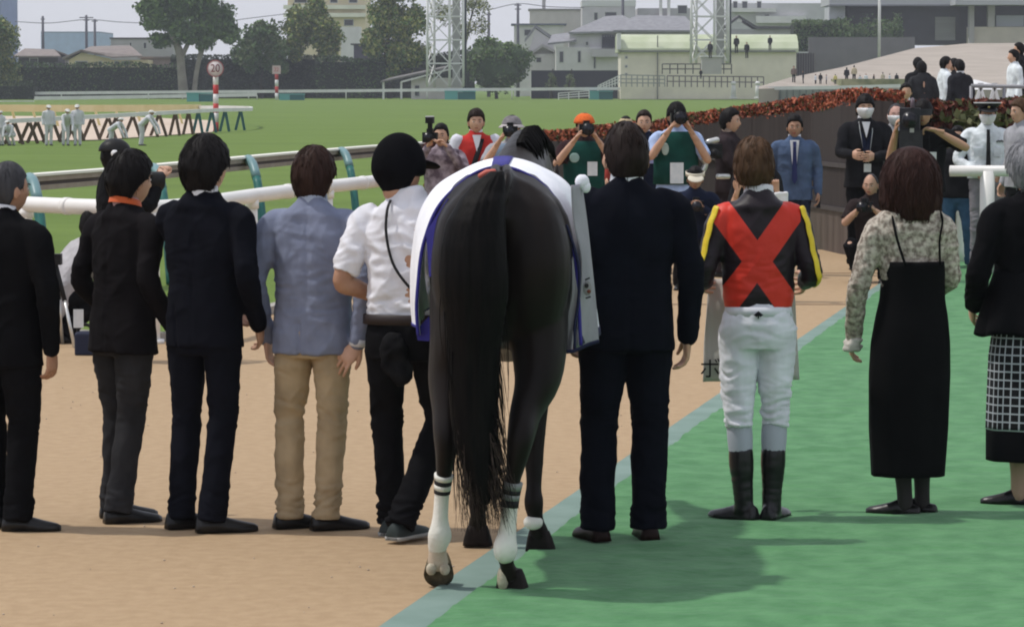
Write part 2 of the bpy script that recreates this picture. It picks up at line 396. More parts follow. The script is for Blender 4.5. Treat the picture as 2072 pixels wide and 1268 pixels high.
        zs = list(o['topzones']) or [((J['elL'].z/s), .10, .0035)]
        ff = folds_fn(hash_(label), o['tamp'], zs, o['vent'], top == 'jacket', o['diag'])
        me = vox(t, vs, 2, lambda p, n: s*ff(p/s, n))
        mesh_obj({'jacket':'jacket','shirt':'shirt','vest':'vest','silks':'silks','blouse':'blouse','uniform':'uniform_jacket','cardigan':'cardigan','tshirt':'t_shirt'}[top], me, o['tmat'], root)
    # ---- trousers
    if o['bmat'] is not None:
        u = MB(); lr = o['legr']
        pz = [(.115,.120,.080),(.05,.155,.102),(.02,.172,.112),(-.02,.180,.120),(-.08,.176,.118),(-.13,.150,.105)]
        cv = .93 if hem < .9 else 1.0
        rings = [[S(rx*cv*bk**.5*math.copysign(abs(math.cos(2*math.pi*k/24))**.85, math.cos(2*math.pi*k/24)), ry*cv*bk**.5*math.sin(2*math.pi*k/24)-.005, z) for k in range(24)] for z, rx, ry in pz]
        u.rings(rings)
        for sd in 'LR':
            h, kn, an = J['hp'+sd], J['kn'+sd], J['an'+sd]; c = o['cuff']
            hemz = an + (kn-an).normalized()*(c-.07)*s + Vector((0,-.008,0))*s
            limb(u, [h, h.lerp(kn,.35), h.lerp(kn,.75), kn, kn.lerp(hemz,.35), kn.lerp(hemz,.72), hemz], [.096*s*lr,.091*s*lr,.077*s*lr,.070*s*lr,.069*s*lr,.064*s*lr,.068*s*lr], 16, sub, up=Vector((0,1,0)), round_ends=False)
        zs = o['pantzones'] if o['pantzones'] is not None else [(.50,.10,.0045),(.13,.08,.008),(.80,.06,.004)]
        ff = folds_fn(hash_(label)+3, o['pamp'], zs, None, False, .4)
        me = vox(u, vs, 2, lambda p, n: s*ff(p/s, n)); mesh_obj('trousers', me, o['bmat'], root)
    if o['shoe'] is not None:
        for sd in 'LR':
            h = MB(); an = J['an'+sd]
            shoe_mesh(h, (an.x, an.y, an.z-.07*s), R(o['foot'+sd]), s, sole=1 if o['shoe'] == 'sneaker' else False)
            mt = [M('sneaker_dark', (.02,.03,.028), (.03,.04,.04), rough=.7), SOLE] if o['shoe'] == 'sneaker' else [o['shoe'], SOLE]
            h.build('shoe', mt, root)
    if o['shirt'] is not None:                          # collar band standing above the jacket neck
        c = MB(); rs = []
        for z, r1 in ((.545,.071),(.575,.067),(.597,.0645),(.598,.058),(.57,.056)):
            rs.append([S(r1*math.cos(t), r1*.96*math.sin(t)-.005, z+.010*math.sin(t)*-1) for t in (2*math.pi*k/28 for k in range(28))])
        c.rings(rs, cap=False); c.build('shirt_collar', o['shirt'], root)
    root['s'] = s
    J['hx'] = hx; J['S'] = S; J['s'] = s; J['root'] = root; J['loc'] = Vector(loc); J['rot'] = R(rot)
    del root['s']
    return J
def hash_(t): return (sum(ord(c)*(i+3) for i, c in enumerate(t)) % 97)*1.13
def world_of(J, p):                                       # local point of a figure -> world
    return J['loc'] + Matrix.Rotation(J['rot'], 3, 'Z') @ Vector(p)
def height_at(loc, top): return at(1036, top, loc.y).z - loc.z
# ================================================================ ground
def turf_z(Y):
    return -.012 - .33*ss(45, 105, Y)*(1-ss(190, 400, Y))
mt = M('turf_grass', (.098,.160,.020), (.124,.194,.028), sc=.35, rough=.9, bump=.6, bsc=30, bdist=.05, detail=6, stretch=(.25,1,1), bstretch=(1,1,1))
ys = [-60, 0, 20, 30, 40, 45] + [45+6*i for i in range(1, 12)] + [115+15*i for i in range(20)] + [430, 500, 700, 1500, 6000]
mb = MB(); xs = [-2500, -400, -100, -30, -10, 0, 10, 30, 100, 400, 2500]
for y in ys:
    for x in xs: mb.v.append((x, y, turf_z(y)))
for i in range(len(ys)-1):
    for j in range(len(xs)-1):
        a = i*len(xs)+j; mb.f.append((a, a+1, a+1+len(xs), a+len(xs))); mb.m.append(0); mb.sm.append(True)
tag(mb.build('ground', mt), 'short green racecourse turf reaching back to the far rail', kind='structure')
# sand track seen inside the inner rail
mb = MB(); P = [gp(-60, 287, -.33), gp(200, 284, -.33), gp(430, 268, -.33), gp(440, 245, -.33), gp(250, 237, -.33), gp(-60, 236, -.33)]
mb.add([(p.x, p.y, turf_z(p.y)+.03) for p in P], [tuple(range(6))], 0, False)
tag(mb.build('sand_track', M('sand', (.50,.40,.31), (.58,.47,.37), sc=1.5)), 'pale sand strip inside the curved inner rail', kind='structure')
# paddock apron of beige rubber paving
RAIL = [(-420,396), (-150,404), (25,412), (190,419), (340,420), (545,392), (760,367), (835,359)]
def railpt(px, py, h): Y = (CAMH-h)*FPX/(py-168); return at(px, py, Y)
rp = [railpt(a, b, 1.0) for a, b in RAIL]
paving = M('beige_paving', (.352,.246,.145), (.400,.286,.172), sc=14, rough=.92, bump=.5, bsc=45, bdist=.006, detail=8, spec=.15)
poly = [(-14,-5,0), (14,-5,0), (14,41,0), gp(1640,505), gp(1000,470)] + [Vector((p.x, p.y, 0)) for p in rp[::-1]] + [(-14, rp[0].y, 0)]
mb = MB(); mb.add([tuple(p) for p in poly], [tuple(range(len(poly)))], 0, False)
o = mb.build('paving', paving); tag(o, 'beige rubber paving of the presentation apron', kind='structure')
n = paving.node_tree   # fine dark grains, slight long scuffs
# green carpet with grey-green border strip
E0, E1 = gp(770,1268), gp(1735,605); I0, I1 = gp(872,1268), gp(1742,618)
def along(a, b, Y): t = (Y-a.y)/(b.y-a.y); return a.x + (b.x-a.x)*t
def strip_mesh(xl, xr, y0, y1, ny, nx, z, amp):
    mb = MB()
    for i in range(ny+1):
        Y = y0 + (y1-y0)*i/ny
        for j in range(nx+1):
            t = j/nx; X = xl(Y) + (xr(Y)-xl(Y))*t**1.0
            e = min(j, nx-j)/2; e = min(e, 1)
            w_ = 1.0*(1-abs(N3(X*1.5+Y*.35, Y*1.8, 3.1)))**7 + .7*(1-abs(N3(X*2.6-Y*.5, Y*3.2, 8.1)))**6 + N3(X*1.8+Y*.2, Y*1.9, 3.1)*.5 + N3(X*4+7, Y*5-X*.6, 9)*.45 + .4*N3(X*.7, Y*.8, 1)
            mb.v.append((X, Y, z + amp*min(max(.25+w_*.55, 0), 1)))
    for i in range(ny):
        for j in range(nx): a = i*(nx+1)+j; mb.f.append((a, a+1, a+nx+2, a+nx+1)); mb.m.append(0); mb.sm.append(True)
    return mb
carpet = M('green_carpet', (.058,.180,.066), (.090,.240,.096), sc=6.5, rough=.95, bump=.6, bsc=16, bdist=.02, detail=7, stretch=(1,.75,1), bstretch=(1,1,1), spec=.1, sheen=.1)
mb = strip_mesh(lambda Y: along(I0,I1,Y)+.004, lambda Y: 8.5, 8, 38.2, 900, 70, .006, .020)
tag(mb.build('carpet', carpet), 'green artificial turf carpet with many small creases', kind='structure')
mb = strip_mesh(lambda Y: along(E0,E1,Y), lambda Y: along(I0,I1,Y), 8, 38.2, 200, 3, .006, .002)
tag(mb.build('carpet_border', M('border_strip', (.15,.225,.19), (.19,.27,.235), sc=3, rough=.9, bump=.3, bsc=90, bdist=.004)), 'grey green edging strip along the carpet', kind='structure')
# second carpet piece overlapping across at the far end
mb = MB(); mb.box((along(I0,I1,31.5)+1.2, 31.45, .012), (8.5, 31.6, .030)); tag(mb.build('carpet_seam', carpet), 'raised seam across the green carpet', kind='structure')
# kerb under the white rail
mb = MB()
for i in range(len(rp)-1):
    a, b = rp[i], rp[i+1]; mb.bar((a.x,a.y+.05,.03),(b.x,b.y+.05,.03), .12, .07)
tag(mb.build('kerb', M('kerb_concrete', (.30,.28,.25), (.36,.34,.30), sc=4)), 'low pale kerb under the white rail', kind='structure')
# ================================================================ white paddock rail
RW = M('rail_white', (.74,.72,.68), (.80,.78,.75), sc=3, rough=.42, bump=.08, bsc=8, bdist=.01, spec=.4)
root = empty('paddock_rail', 'thick white tubular rail curving behind the people on the left', 'rail', tuple(rp[3].xy)+(0,))
inv = Vector((rp[3].x, rp[3].y, 0))
mb = MB(); q = crom([p-inv for p in rp], 6); mb.tube([Vector(a) for a in q], .06, 16); mb.build('top_tube', RW, root)
for px, off in ((325,0), (505,0), (675,0), (-120,0), (60,0)):
    best = min((Vector(a)+inv for a in q), key=lambda a: abs(a.x - at(px, 400, a.y).x))
    p = best - inv; mb = MB(); mb.tube([(p.x,p.y,0),(p.x,p.y,1.0)], .045, 14); mb.tube([(p.x,p.y,.90),(p.x,p.y,.97)], .056, 14); mb.tube([(p.x,p.y,0),(p.x,p.y,.03)], .075, 14)
    mb.build('post', RW, root)
for px in (565, 735, 130):
    best = min((Vector(a)+inv for a in q), key=lambda a: abs(a.x - at(px, 400, a.y).x)); k = [tuple(Vector(a)+inv) for a in q].index(tuple(best))
    d = (Vector(q[min(k+1,len(q)-1)])-Vector(q[k])).normalized(); p = best-inv
    mb = MB(); mb.tube([p-d*.03, p+d*.03], .066, 16); mb.build('joint_sleeve', RW, root)
# right-hand rails
root = empty('paddock_rail', 'white tubular rail section in front of the guard on the right', 'rail', tuple(at(2000,345,36.0).xy)+(0,))
Y = 34.3; a = at(1922,346,Y); b = at(2250,346,Y); inv = Vector((root.location.x, root.location.y, 0))
mb = MB(); mb.tube([a-inv, b-inv], .055, 16); mb.build('top_tube', RW, root)
for px, r_ in ((1998,.075),(2190,.075)):
    p = at(px,346,Y)-inv; mb = MB(); mb.tube([(p.x,p.y,0),(p.x,p.y,a.z)], r_, 14); mb.build('post', RW, root)
root = empty('paddock_rail', 'white hooped rail end standing behind the straight rail section', 'rail', tuple(at(1930,330,36.5).xy)+(0,))
inv = Vector((root.location.x, root.location.y, 0)); Y = 36.6
p0, p1, p2, p3 = at(1850,318,Y), at(1915,318,Y), at(1940,330,Y), at(1944,352,Y)
mb = MB(); mb.tube([Vector(v) for v in crom([p0-inv,p1-inv,p2-inv,p3-inv,Vector((p3.x,p3.y,0))-inv], 5)], .05, 14); mb.build('hoop_tube', RW, root)
p = at(1924, 345, Y)-inv; mb = MB(); mb.tube([(p.x,p.y,0),(p.x,p.y,1.1)], .04, 12); mb.build('post', RW, root)
# ================================================================ running rail of the turf course (aluminium, teal goosenecks)
ALU = M('rail_aluminium', (.27,.215,.175), (.33,.27,.23), sc=6, rough=.45); ALW = M('rail_cap_white', (.78,.76,.68), rough=.5); TEAL = M('teal_paint', (.14,.25,.26), (.17,.29,.30), sc=8, rough=.4); TEALD = M('teal_dark', (.02,.12,.11), (.03,.15,.13), sc=8, rough=.45)
TR = [(-420,400), (-150,373), (0,357), (225,340), (385,326), (600,307), (760,294), (905,284)]
tp = [railpt(a, b, 1.12) for a, b in TR]
inv = Vector((tp[3].x, tp[3].y, 0)); root = empty('running_rail', 'brown running rail with white cap on teal goosenecks beside the turf', 'rail', inv)
q = [Vector(a)-inv for a in crom(tp, 4)]
mb = MB()
for i in range(len(q)-1): mb.bar(q[i]+Vector((0,0,-.010)), q[i+1]+Vector((0,0,-.010)), .16, .022)
mb.build('rail_cap', ALW, root)
mb = MB()
for i in range(len(q)-1):
    mb.bar(q[i]+Vector((0,.01,-.045)), q[i+1]+Vector((0,.01,-.045)), .12, .048); mb.bar(q[i]+Vector((0,.03,-.085)), q[i+1]+Vector((0,.03,-.085)), .10, .035, 1); mb.bar(q[i]+Vector((0,.01,-.125)), q[i+1]+Vector((0,.01,-.125)), .13, .045)
mb.build('rail_beam', [ALU, M('rail_groove', (.06,.045,.04), rough=.7)], root)
for px, dx in ((45,.33),(296,.30),(516,.26),(694,.24),(-190,.3)):
    c = min(q, key=lambda a: abs(a.x+inv.x - at(px, 300, a.y+inv.y).x))
    P = [c+Vector((0,.02,-.08)), c+Vector((.06,-.20,-.03)), c+Vector((.14,-.45,-.13)), c+Vector((.22,-.70,-.45)), c+Vector((.30,-1.0,-1.12))]
    mb = MB(); q2 = [Vector(a) for a in crom(P, 5)]; mb.tube(q2[:13], .052, 12); g_ = mb.build('gooseneck', TEAL, root)
    mb = MB(); mb.tube(q2[12:], .048, 12); mb.build('lower_post', TEALD, root)
mb = MB(); a = at(170, 444, 26.6); b = at(204, 430, 26.6)
mb.tube([Vector(v) for v in crom([at(168,446,26.6), at(182,444,26.6), at(196,437,26.6), at(201,428,26.6)], 4)], .010, 8); o = mb.build('rail_hook', RW); tag(o, 'small white curved hook of wire beside the left white rail', 'hook')

for Yj in (34.6, 29.7):
    mb = MB(); mb.box((1.0,Yj,.001),(along(E0,E1,Yj)-.02,Yj+.02,.005)); tag(mb.build('paving_joint', M('joint_dark', (.16,.11,.08))), 'thin dark joint across the beige paving', kind='structure')

rnd = random.Random(77); mb = MB()
for _ in range(260):
    Y = rnd.uniform(12.1, 22); X = rnd.uniform(-.16, .16)*Y; 
    if X > along(E0,E1,Y)-.05: continue
    r_ = rnd.uniform(.002,.006); mb.ball((X,Y,r_*.5), (r_,r_*rnd.uniform(.7,1.3),r_*.6), 6, 4)
tag(mb.build('grit', M('grit_pale', (.30,.22,.15), (.55,.47,.38), sc=9)), 'tiny pale crumbs of grit scattered on the beige paving', kind='stuff')
# ================================================================ foreground row
NAVY = fabric('suit_navy', (.0052,.0058,.0095)); BLK = fabric('suit_black', (.0042,.0042,.0050)); CHAR = fabric('suit_charcoal', (.0085,.0075,.0085)); NAVY2 = fabric('suit_dark_navy', (.0042,.0050,.0090))
GREYT = fabric('trousers_grey', (.028,.028,.030)); KHAKI = fabric('khaki_cotton', (.37,.285,.175), 1.18, bump=.5); BLAZER = fabric('blazer_blue', (.20,.225,.31), 1.15, bump=.3, bsc=18)
WSHIRT = fabric('shirt_white', (.72,.72,.76), 1.05, bump=.4); BLACKT = fabric('trousers_black', (.006,.006,.007)); SHIRTC = M('collar_white', (.65,.65,.67), rough=.8)
def fg(px, foot, top): l = gp(px, foot); return l, height_at(l, top)
# 1 man cropped by the left edge
l, H = fg(12, 1070, 318)
A = person('man in black suit with greying hair cut by the left edge of the photo', l, H, -28, tmat=BLK, bmat=BLK, hair=HSALT, shirt=SHIRTC, hem=.76,
  footL=55, footR=62, anL=(-.085,.02,.07), anR=(.085,-.02,.07), head=(.01,.03,.215), yaw=-20, bulk=.98, wrR=(.25,.02,.84), elR=(.262,-.02,1.10), legr=1.05, skin=SKIN2, haircfg=dict(t=.010, top=.014, tufts=80))
# 2 man with orange lanyard
l, H = fg(252, 1054, 300)
A2 = person('man in charcoal jacket and grey trousers with an orange lanyard round his neck', l, H, -42, tmat=CHAR, bmat=GREYT, hair=HBLACK, hem=.78, footL=35, footR=28,
  anL=(-.13,.06,.07), anR=(.035,-.06,.07), knL=(-.10,.05,.49), knR=(.05,.0,.49), shirt=M('shirt_pink', (.45,.28,.26), rough=.8), head=(.0,.03,.215), yaw=-6, elR=(.205,-.03,1.12), wrR=(.205,.12,.90), wrL=(-.2,.14,.9), haircfg=dict(t=.027, top=.030, nape=-.62, tufts=500), hs=1.02, hemw=1.05, bulk=.90, lean=(0,.04,1), pantzones=[(.66,.10,.006),(.12,.06,.010),(.50,.09,.004)])
mb = MB(); S = A2['S']; s = A2['s']
rs = [[S(r1*math.cos(t), r1*.98*math.sin(t)-.004, z+.013*math.sin(t)*-1) for t in (2*math.pi*k/32 for k in range(32))] for z, r1 in ((.560,.079),(.588,.072),(.590,.067),(.562,.073))]
mb.rings(rs, cap=False); o = mb.build('lanyard', M('lanyard_orange', (.55,.10,.02), rough=.6), A2['root'])
# 3 man navy suit
l, H = fg(416, 1072, 270)
A3 = person('tall slim man in dark navy suit with hands in front and full black hair', l, H, -24, tmat=NAVY, bmat=NAVY, hair=HBLACK, shirt=SHIRTC, hem=.80, footL=40, footR=50,
  anL=(-.115,.0,.07), anR=(.070,-.06,.07), knL=(-.105,.03,.49), knR=(.088,0,.49), hipx=.088, legr=.90, elL=(-.13,.13,1.15), wrL=(-.03,.28,.97), elR=(.235,-.05,1.11), wrR=(.19,.14,.89), yaw=-8, haircfg=dict(t=.030, top=.030, nape=-.70, tufts=500), hs=1.03, vent=(-.10,.99,.10), bulk=.90, cuff=.048)
# 4 man in blue blazer
l, H = fg(636, 1070, 290)
A4 = person('man in light blue blazer and khaki trousers with brown hair', l, H, -14, tmat=BLAZER, bmat=KHAKI, hair=hairmat('hair_soft_brown', (.022,.011,.008)), shirt=M('collar_blue', (.35,.40,.50), rough=.8), hem=.785, footL=52, footR=56,
  anL=(-.115,.0,.07), anR=(.065,-.02,.07), knL=(-.120,.02,.49), knR=(.085,.0,.49), elL=(-.262,-.05,1.10), wrL=(-.235,.05,.85), elR=(.262,-.06,1.10), wrR=(.225,-.06,.84),
  handdir=dict(L=((.12,.05,-1),(1,0,0),.5), R=((-.45,-.10,-.55),(0,.8,-.3),.25,1)), yaw=-10, haircfg=dict(t=.024, top=.026, nape=-.80, tufts=450), vent=(-.035,.95,.02), tamp=.0042, pamp=.005, diag=.8,
  topzones=[(1.12,.12,.006),(.98,.10,.004),(1.28,.10,.003)], pantzones=[(.52,.11,.009),(.14,.08,.013),(.74,.07,.005)], legr=.93, cuff=.048, bulk=.94)
mb = MB(); w_ = A4['wrR']; e_ = A4['elR']; d = (w_-e_).normalized(); mb.tube([w_-d*.02, w_+d*.012], [.042*A4['s'], .040*A4['s']], 16, up=Vector((0,1,0))); mb.build('shirt_cuff', SHIRTC, A4['root'])
# 5 groom
l, H = fg(822, 1092, 273)
A5 = person('groom in white shirt and black riding helmet walking beside the horse', l, H, -12, top='shirt', tmat=WSHIRT, bmat=BLACKT, hair=HBLACK, haircfg=dict(tufts=0, t=.008, top=.008), skin=SKIN2, sleeve=.5, hem=.955,
  shoe='sneaker', footL=8, footR=20, anL=(-.10,.16,.07), anR=(.0,-.08,.085), knL=(-.120,.14,.50), knR=(.115,.14,.50), elL=(-.275,-.03,1.10), wrL=(-.15,.13,1.02), elR=(.24,.06,1.13), wrR=(.26,.28,1.05), lean=(.02,.02,1), bulk=.92, yaw=-30, hpitch=-6, head=(-.045,.02,.200),
  tamp=.007, diag=1.4, topzones=[(1.02,.10,.012),(1.25,.12,.006)], pantzones=[(.50,.09,.006),(.13,.08,.012)], hemw=.9, legr=.93)
hx = A5['hx']; s = A5['s']; mb = MB()
rs = []
for i, row in enumerate(sph(48, 28)):
    r2 = []
    for x, y, z in row:
        v = Vector((x*.105, y*.128, z*.145)); 
        if z < -.15: v.z = -.15*.150 + (v.z+.15*.150)*(.95 if y < .1 else .25); v.x *= 1-.22*ss(-.15,-.9,z); v.y *= 1-.18*ss(-.15,-.9,z)
        r2.append(hx @ ((v+Vector((0,-.008,.030)))*s))
    rs.append(r2)
mb.rings(rs); HELM = M('helmet_velvet', (.0035,.0035,.0045), rough=.85, spec=.05, bump=.3, bsc=50); hel = mb.build('riding_helmet', HELM, A5['root'])
mb = MB(); mb.ball(hx @ (Vector((0,.135,.055))*s), (.085*s,.075*s,.012*s), 24, 8, 0, hx.to_3x3() @ Matrix.Rotation(R(-12),3,'X')); mb.build('helmet_peak', HELM, hel)
mb = MB(); S = A5['S']; P = [S(-.06,-.075,.545), S(-.065,-.112,.50), S(-.063,-.124,.40), S(-.03,-.128,.28), S(.035,-.128,.19), S(.085,-.118,.155)]
mb.tube([Vector(a) for a in crom(P, 5)], [(.0065*s,.0035*s)]*26, 8); mb.build('shoulder_cord', M('cord_black', (.008,.008,.009), rough=.7), A5['root'])
mb = MB(); mb.ball(S(.10,-.118,.150), (.018*s,.008*s,.012*s)); mb.bar(S(.10,-.12,.145), S(.105,-.12,.06), .012*s, .006*s); mb.build('cord_clip', M('clip_grey', (.12,.12,.13), rough=.4), A5['root'])
mb = MB(); rs = [[S(rx*1.02*math.cos(t), ry*math.sin(t)-.005, z) for t in (2*math.pi*k/28 for k in range(28))] for z, rx, ry in ((.020,.178,.122),(.022,.182,.127),(.062,.180,.126),(.064,.175,.12))]
mb.rings(rs, cap=False); mb.build('belt', M('belt_dark', (.02,.012,.011), rough=.5), A5['root'])
mb = MB()
mb.ball(S(-.02, -.125, -.10), (.070*s,.026*s,.095*s), 20, 14); mb.ball(S(.015, -.125, -.17), (.052*s,.022*s,.065*s), 20, 14)
me = vox(mb, .008*s, 2, lambda p, n: .014*N3(p[0]*16, p[1]*16, p[2]*16)+.006*N3(p[0]*38, p[1]*38, p[2]*38)); mesh_obj('hip_pouch', me, M('pouch_black', (.006,.006,.007), (.012,.012,.013), sc=20, rough=.8, bump=.5, bsc=30, spec=.04), A5['root'])
# 6 horse below
# 7 man in dark navy suit
l, H = fg(1266, 1098, 243); l.z = .012
A7 = person('broad man in dark navy suit standing right of the horse with short brown hair', l, H, 4, tmat=NAVY2, bmat=NAVY2, hair=hairmat('hair_short_brown', (.013,.008,.0065)), haircfg=dict(t=.010, top=.016, nape=-.60, side=.12, tufts=200), shirt=SHIRTC, hem=.775,
  footL=-18, footR=-4, anL=(-.120,.0,.07), anR=(.095,.03,.07), knL=(-.105,.02,.49), knR=(.10,.03,.49), elL=(-.245,-.03,1.09), elR=(.262,-.03,1.10), wrL=(-.225,.10,.86), wrR=(.255,.03,.83), bulk=1.01, sh=.190, girth=1.03, legr=1.08, shoe=SHOEB, hs=1.10, head=(0,.015,.202), yaw=5, cuff=.048, neckr=.062, vent=None)
# 8 jockey
l, H = fg(1532, 1056, 281); l.z = .012
def silks_mat(s, waist):
    m = M('jockey_silks', (.012,.006,.009), rough=.5, bump=.25, bsc=25, spec=.3); n = m.node_tree; b = n.nodes['Principled BSDF']; L = n.links
    tc = n.nodes.new('ShaderNodeTexCoord'); sp = n.nodes.new('ShaderNodeSeparateXYZ'); L.new(tc.outputs['Object'], sp.inputs[0])
    def math_(op, a, b2=None, c=None):
        q = n.nodes.new('ShaderNodeMath'); q.operation = op
        for i, v in enumerate((a, b2, c)):
            if v is None: continue
            if isinstance(v, (int, float)): q.inputs[i].default_value = v
            else: L.new(v, q.inputs[i])
        return q.outputs[0]
    zc = 1.165*s; k = .72
    ax = math_('ABSOLUTE', math_('ADD', sp.outputs[0], .012*s)); dz = math_('ABSOLUTE', math_('SUBTRACT', sp.outputs[2], zc))
    band = math_('LESS_THAN', math_('ABSOLUTE', math_('SUBTRACT', math_('MULTIPLY', dz, k), ax)), .068*s)
    inb = math_('MULTIPLY', band, math_('LESS_THAN', ax, .195*s)); inb = math_('MULTIPLY', inb, math_('GREATER_THAN', sp.outputs[2], .90*s))
    mx = n.nodes.new('ShaderNodeMix'); mx.data_type = 'RGBA'; mx.inputs[6].default_value = (.012,.006,.010,1); mx.inputs[7].default_value = (.62,.035,.018,1)
    L.new(inb, mx.inputs[0]); L.new(mx.outputs[2], b.inputs['Base Color']); return m
JW = fabric('breeches_white', (.74,.75,.80), 1.06, bump=.3)
A8 = person('jockey in black silks with red cross, yellow sleeve stripes and white breeches', l, H, 0, top='silks', tmat=silks_mat(H/1.72, 0), bmat=JW, hair=HBROWN, haircfg=dict(t=.016, top=.028, nape=-.55, side=.08, tufts=500, part=.1), hem=.955, hemw=.86,
  anL=(-.062,-.02,.07), anR=(.065,.0,.07), knL=(-.085,.0,.47), knR=(.078,.02,.47), footL=-52, footR=26, elL=(-.250,-.05,1.10), elR=(.235,-.04,1.11), wrL=(-.235,.17,1.06), wrR=(.225,.18,1.06), sh=.160, bulk=.88, legr=.93, shoe=None, shirt=SHIRTC, hs=1.03, cuff=.42,
  lean=(0,.02,1), pantzones=[(.60,.10,.009),(.47,.07,.012),(.85,.08,.006)], pamp=.006, tamp=.004, topzones=[(1.10,.12,.006)], neckr=.052, head=(-.02,.02,.215))
s = A8['s']; root = A8['root']
for sd, k in (('L',-1),('R',1)):
    kn, an = A8['kn'+sd], A8['an'+sd]
    mb = MB(); limb(mb, [kn+Vector((0,0,-.02*s)), kn.lerp(an,.25), kn.lerp(an,.5)], [.055*s,.058*s,.050*s], 16); mb.build('sock', M('sock_pale', (.42,.44,.50), rough=.85), root)
    mb = MB(); T = kn.lerp(an,.42); limb(mb, [T+Vector((0,0,.02*s)), kn.lerp(an,.55), kn.lerp(an,.78), an+Vector((0,0,.02*s)), an+Vector((0,0,-.03*s))], [.055*s,.056*s,.047*s,.044*s,.045*s], 18, round_ends=False)
    shoe_mesh(mb, (an.x, an.y, 0), R(A8_FOOT[sd]) if 'A8_FOOT' in globals() else R({'L':-52,'R':26}[sd]), s*.96)
    me = vox(mb, .009*s, 2, lambda p, n: .005*(.3-abs(N3(p[0]*8, p[1]*8, p[2]*34)))*ss(.35*s,.15*s,p[2])*ss(.05,.1,p[2])); mesh_obj('riding_boot', me, M('boot_black', (.008,.008,.009), (.013,.013,.014), sc=8, rough=.28, spec=.3), root)
    sh, el, wr = A8['sh'+sd], A8['el'+sd], A8['wr'+sd]
    P = [sh+Vector((k*.030,-.042,.030))*s, sh.lerp(el,.2)+Vector((k*.041,-.050,.010))*s, sh.lerp(el,.6)+Vector((k*.034,-.050,0))*s, el+Vector((k*.030,-.044,-.010))*s, el.lerp(wr,.25)+Vector((k*.036,-.016,-.034))*s, el.lerp(wr,.6)+Vector((k*.034,-.008,-.028))*s]
    q = [Vector(a) for a in crom(P, 5)]
    mb = MB(); mb.tube([p + Vector((k*.002*math.sin(i*1.7), 0, 0)) for i, p in enumerate(q)], [(.018*s,.006*s)]*len(q), 12, up=Vector((k,-.8,.001)).normalized(), round_ends=True); mb.build('sleeve_stripe', M('silk_yellow', (.72,.52,.02), (.78,.58,.04), sc=20, rough=.45, bump=.4, bsc=40), root)
S = A8['S']; mb = MB(); z0 = .062; yy = -.118
rs = [[S(rx*.93*math.cos(t), ry*.97*math.sin(t)-.004, z) for t in (2*math.pi*k/32 for k in range(32))] for z, rx, ry in ((.018,.160,.112),(.018,.166,.118),(.058,.160,.115),(.060,.155,.110))]
mb.rings(rs, cap=False); mb.build('waistband', JW, root)
c = S(-.008, -.128, .030)
mb = MB(); 
for p in ([(-.003,-.020),(.003,-.020),(.003,.004),(-.003,.004)], [(-.022,-.004),(-.008,-.012),(0,-.004),(.008,-.012),(.022,-.004),(.010,.006),(0,.014),(-.010,.006)]):
    mb.prism([c + Vector((x*s, -.004 if len(p) > 4 else -.003, z*s)) for x, z in p], (0,.006,0))
mb.build('waist_emblem', M('emblem_ink', (.006,.006,.010)), root)
# the cloth the jockey holds in front of him
wl = Vector(A8['loc'])
root = empty('banner', 'white cloth banner with black lettering held in front of the jockey', 'banner', (wl.x, wl.y+.30, 0))
P = [(1434,565),(1430,620),(1424,700),(1422,772)]; Yb = wl.y+.30; mb = MB(); nx = 24; nz = 16
L_ = [at(a, b, Yb) for a, b in P]; R_ = [at(a, b, Yb) for a, b in ((1606,560),(1610,620),(1614,700),(1618,768))]
vs, fs = [], []
for i in range(nz+1):
    t = i/nz*3; k = min(int(t), 2); u = t-k; a = L_[k].lerp(L_[k+1], u); b = R_[k].lerp(R_[k+1], u)
    for j in range(nx+1):
        p = a.lerp(b, j/nx); p.y += .010*math.sin(j*.9)+.006*math.sin(i*.8+j*.3); vs.append(p - Vector((wl.x, Yb, 0)))
for i in range(nz):
    for j in range(nx): a = i*(nx+1)+j; fs.append((a, a+1, a+nx+2, a+nx+1))
mb.add(vs, fs); o = mb.build('cloth', M('banner_cloth', (.50,.48,.44), (.56,.54,.50), sc=3, rough=.9), root); o.modifiers.new('s','SOLIDIFY').thickness = .004
c = at(1459, 748, Yb-.022) - Vector((wl.x, Yb, 0))
label_text(root, 'ボレ', .098, M('ink_black', (.01,.01,.012)), Matrix.Translation(c) @ Matrix.Rotation(R(90),4,'X'))
# 9 woman in black pinafore dress
l, H = fg(1838, 1046, 297); l.z = .012
def blouse_mat():
    return M('blouse_print', (.19,.155,.125), (.58,.52,.44), sc=48, rough=.85, bump=.8, bsc=12, bdist=.03, detail=2)
A9 = person('woman with dark bob in patterned blouse and long black pinafore dress', l, H, 3, top='blouse', tmat=blouse_mat(), bmat=None, hair=None, skin=SKIN, hem=1.06, hemw=.78, waistk=.86, sh=.150, shz=.445, bulk=.90, neckr=.048, head=(0,.02,.205),
  elL=(-.245,-.01,1.06), wrL=(-.250,.10,.83), elR=(.190,.03,1.10), wrR=(.13,.24,1.0), anL=(-.015,.0,.07), anR=(.075,.06,.07), knL=(-.05,.02,.45), knR=(.06,.03,.45), footL=-68, footR=-60, topzones=[(1.05,.2,.004)], tamp=.005, diag=.6, shoe=None, hs=.97)
s = A9['s']; S = A9['S']; root = A9['root']; hx = A9['hx']
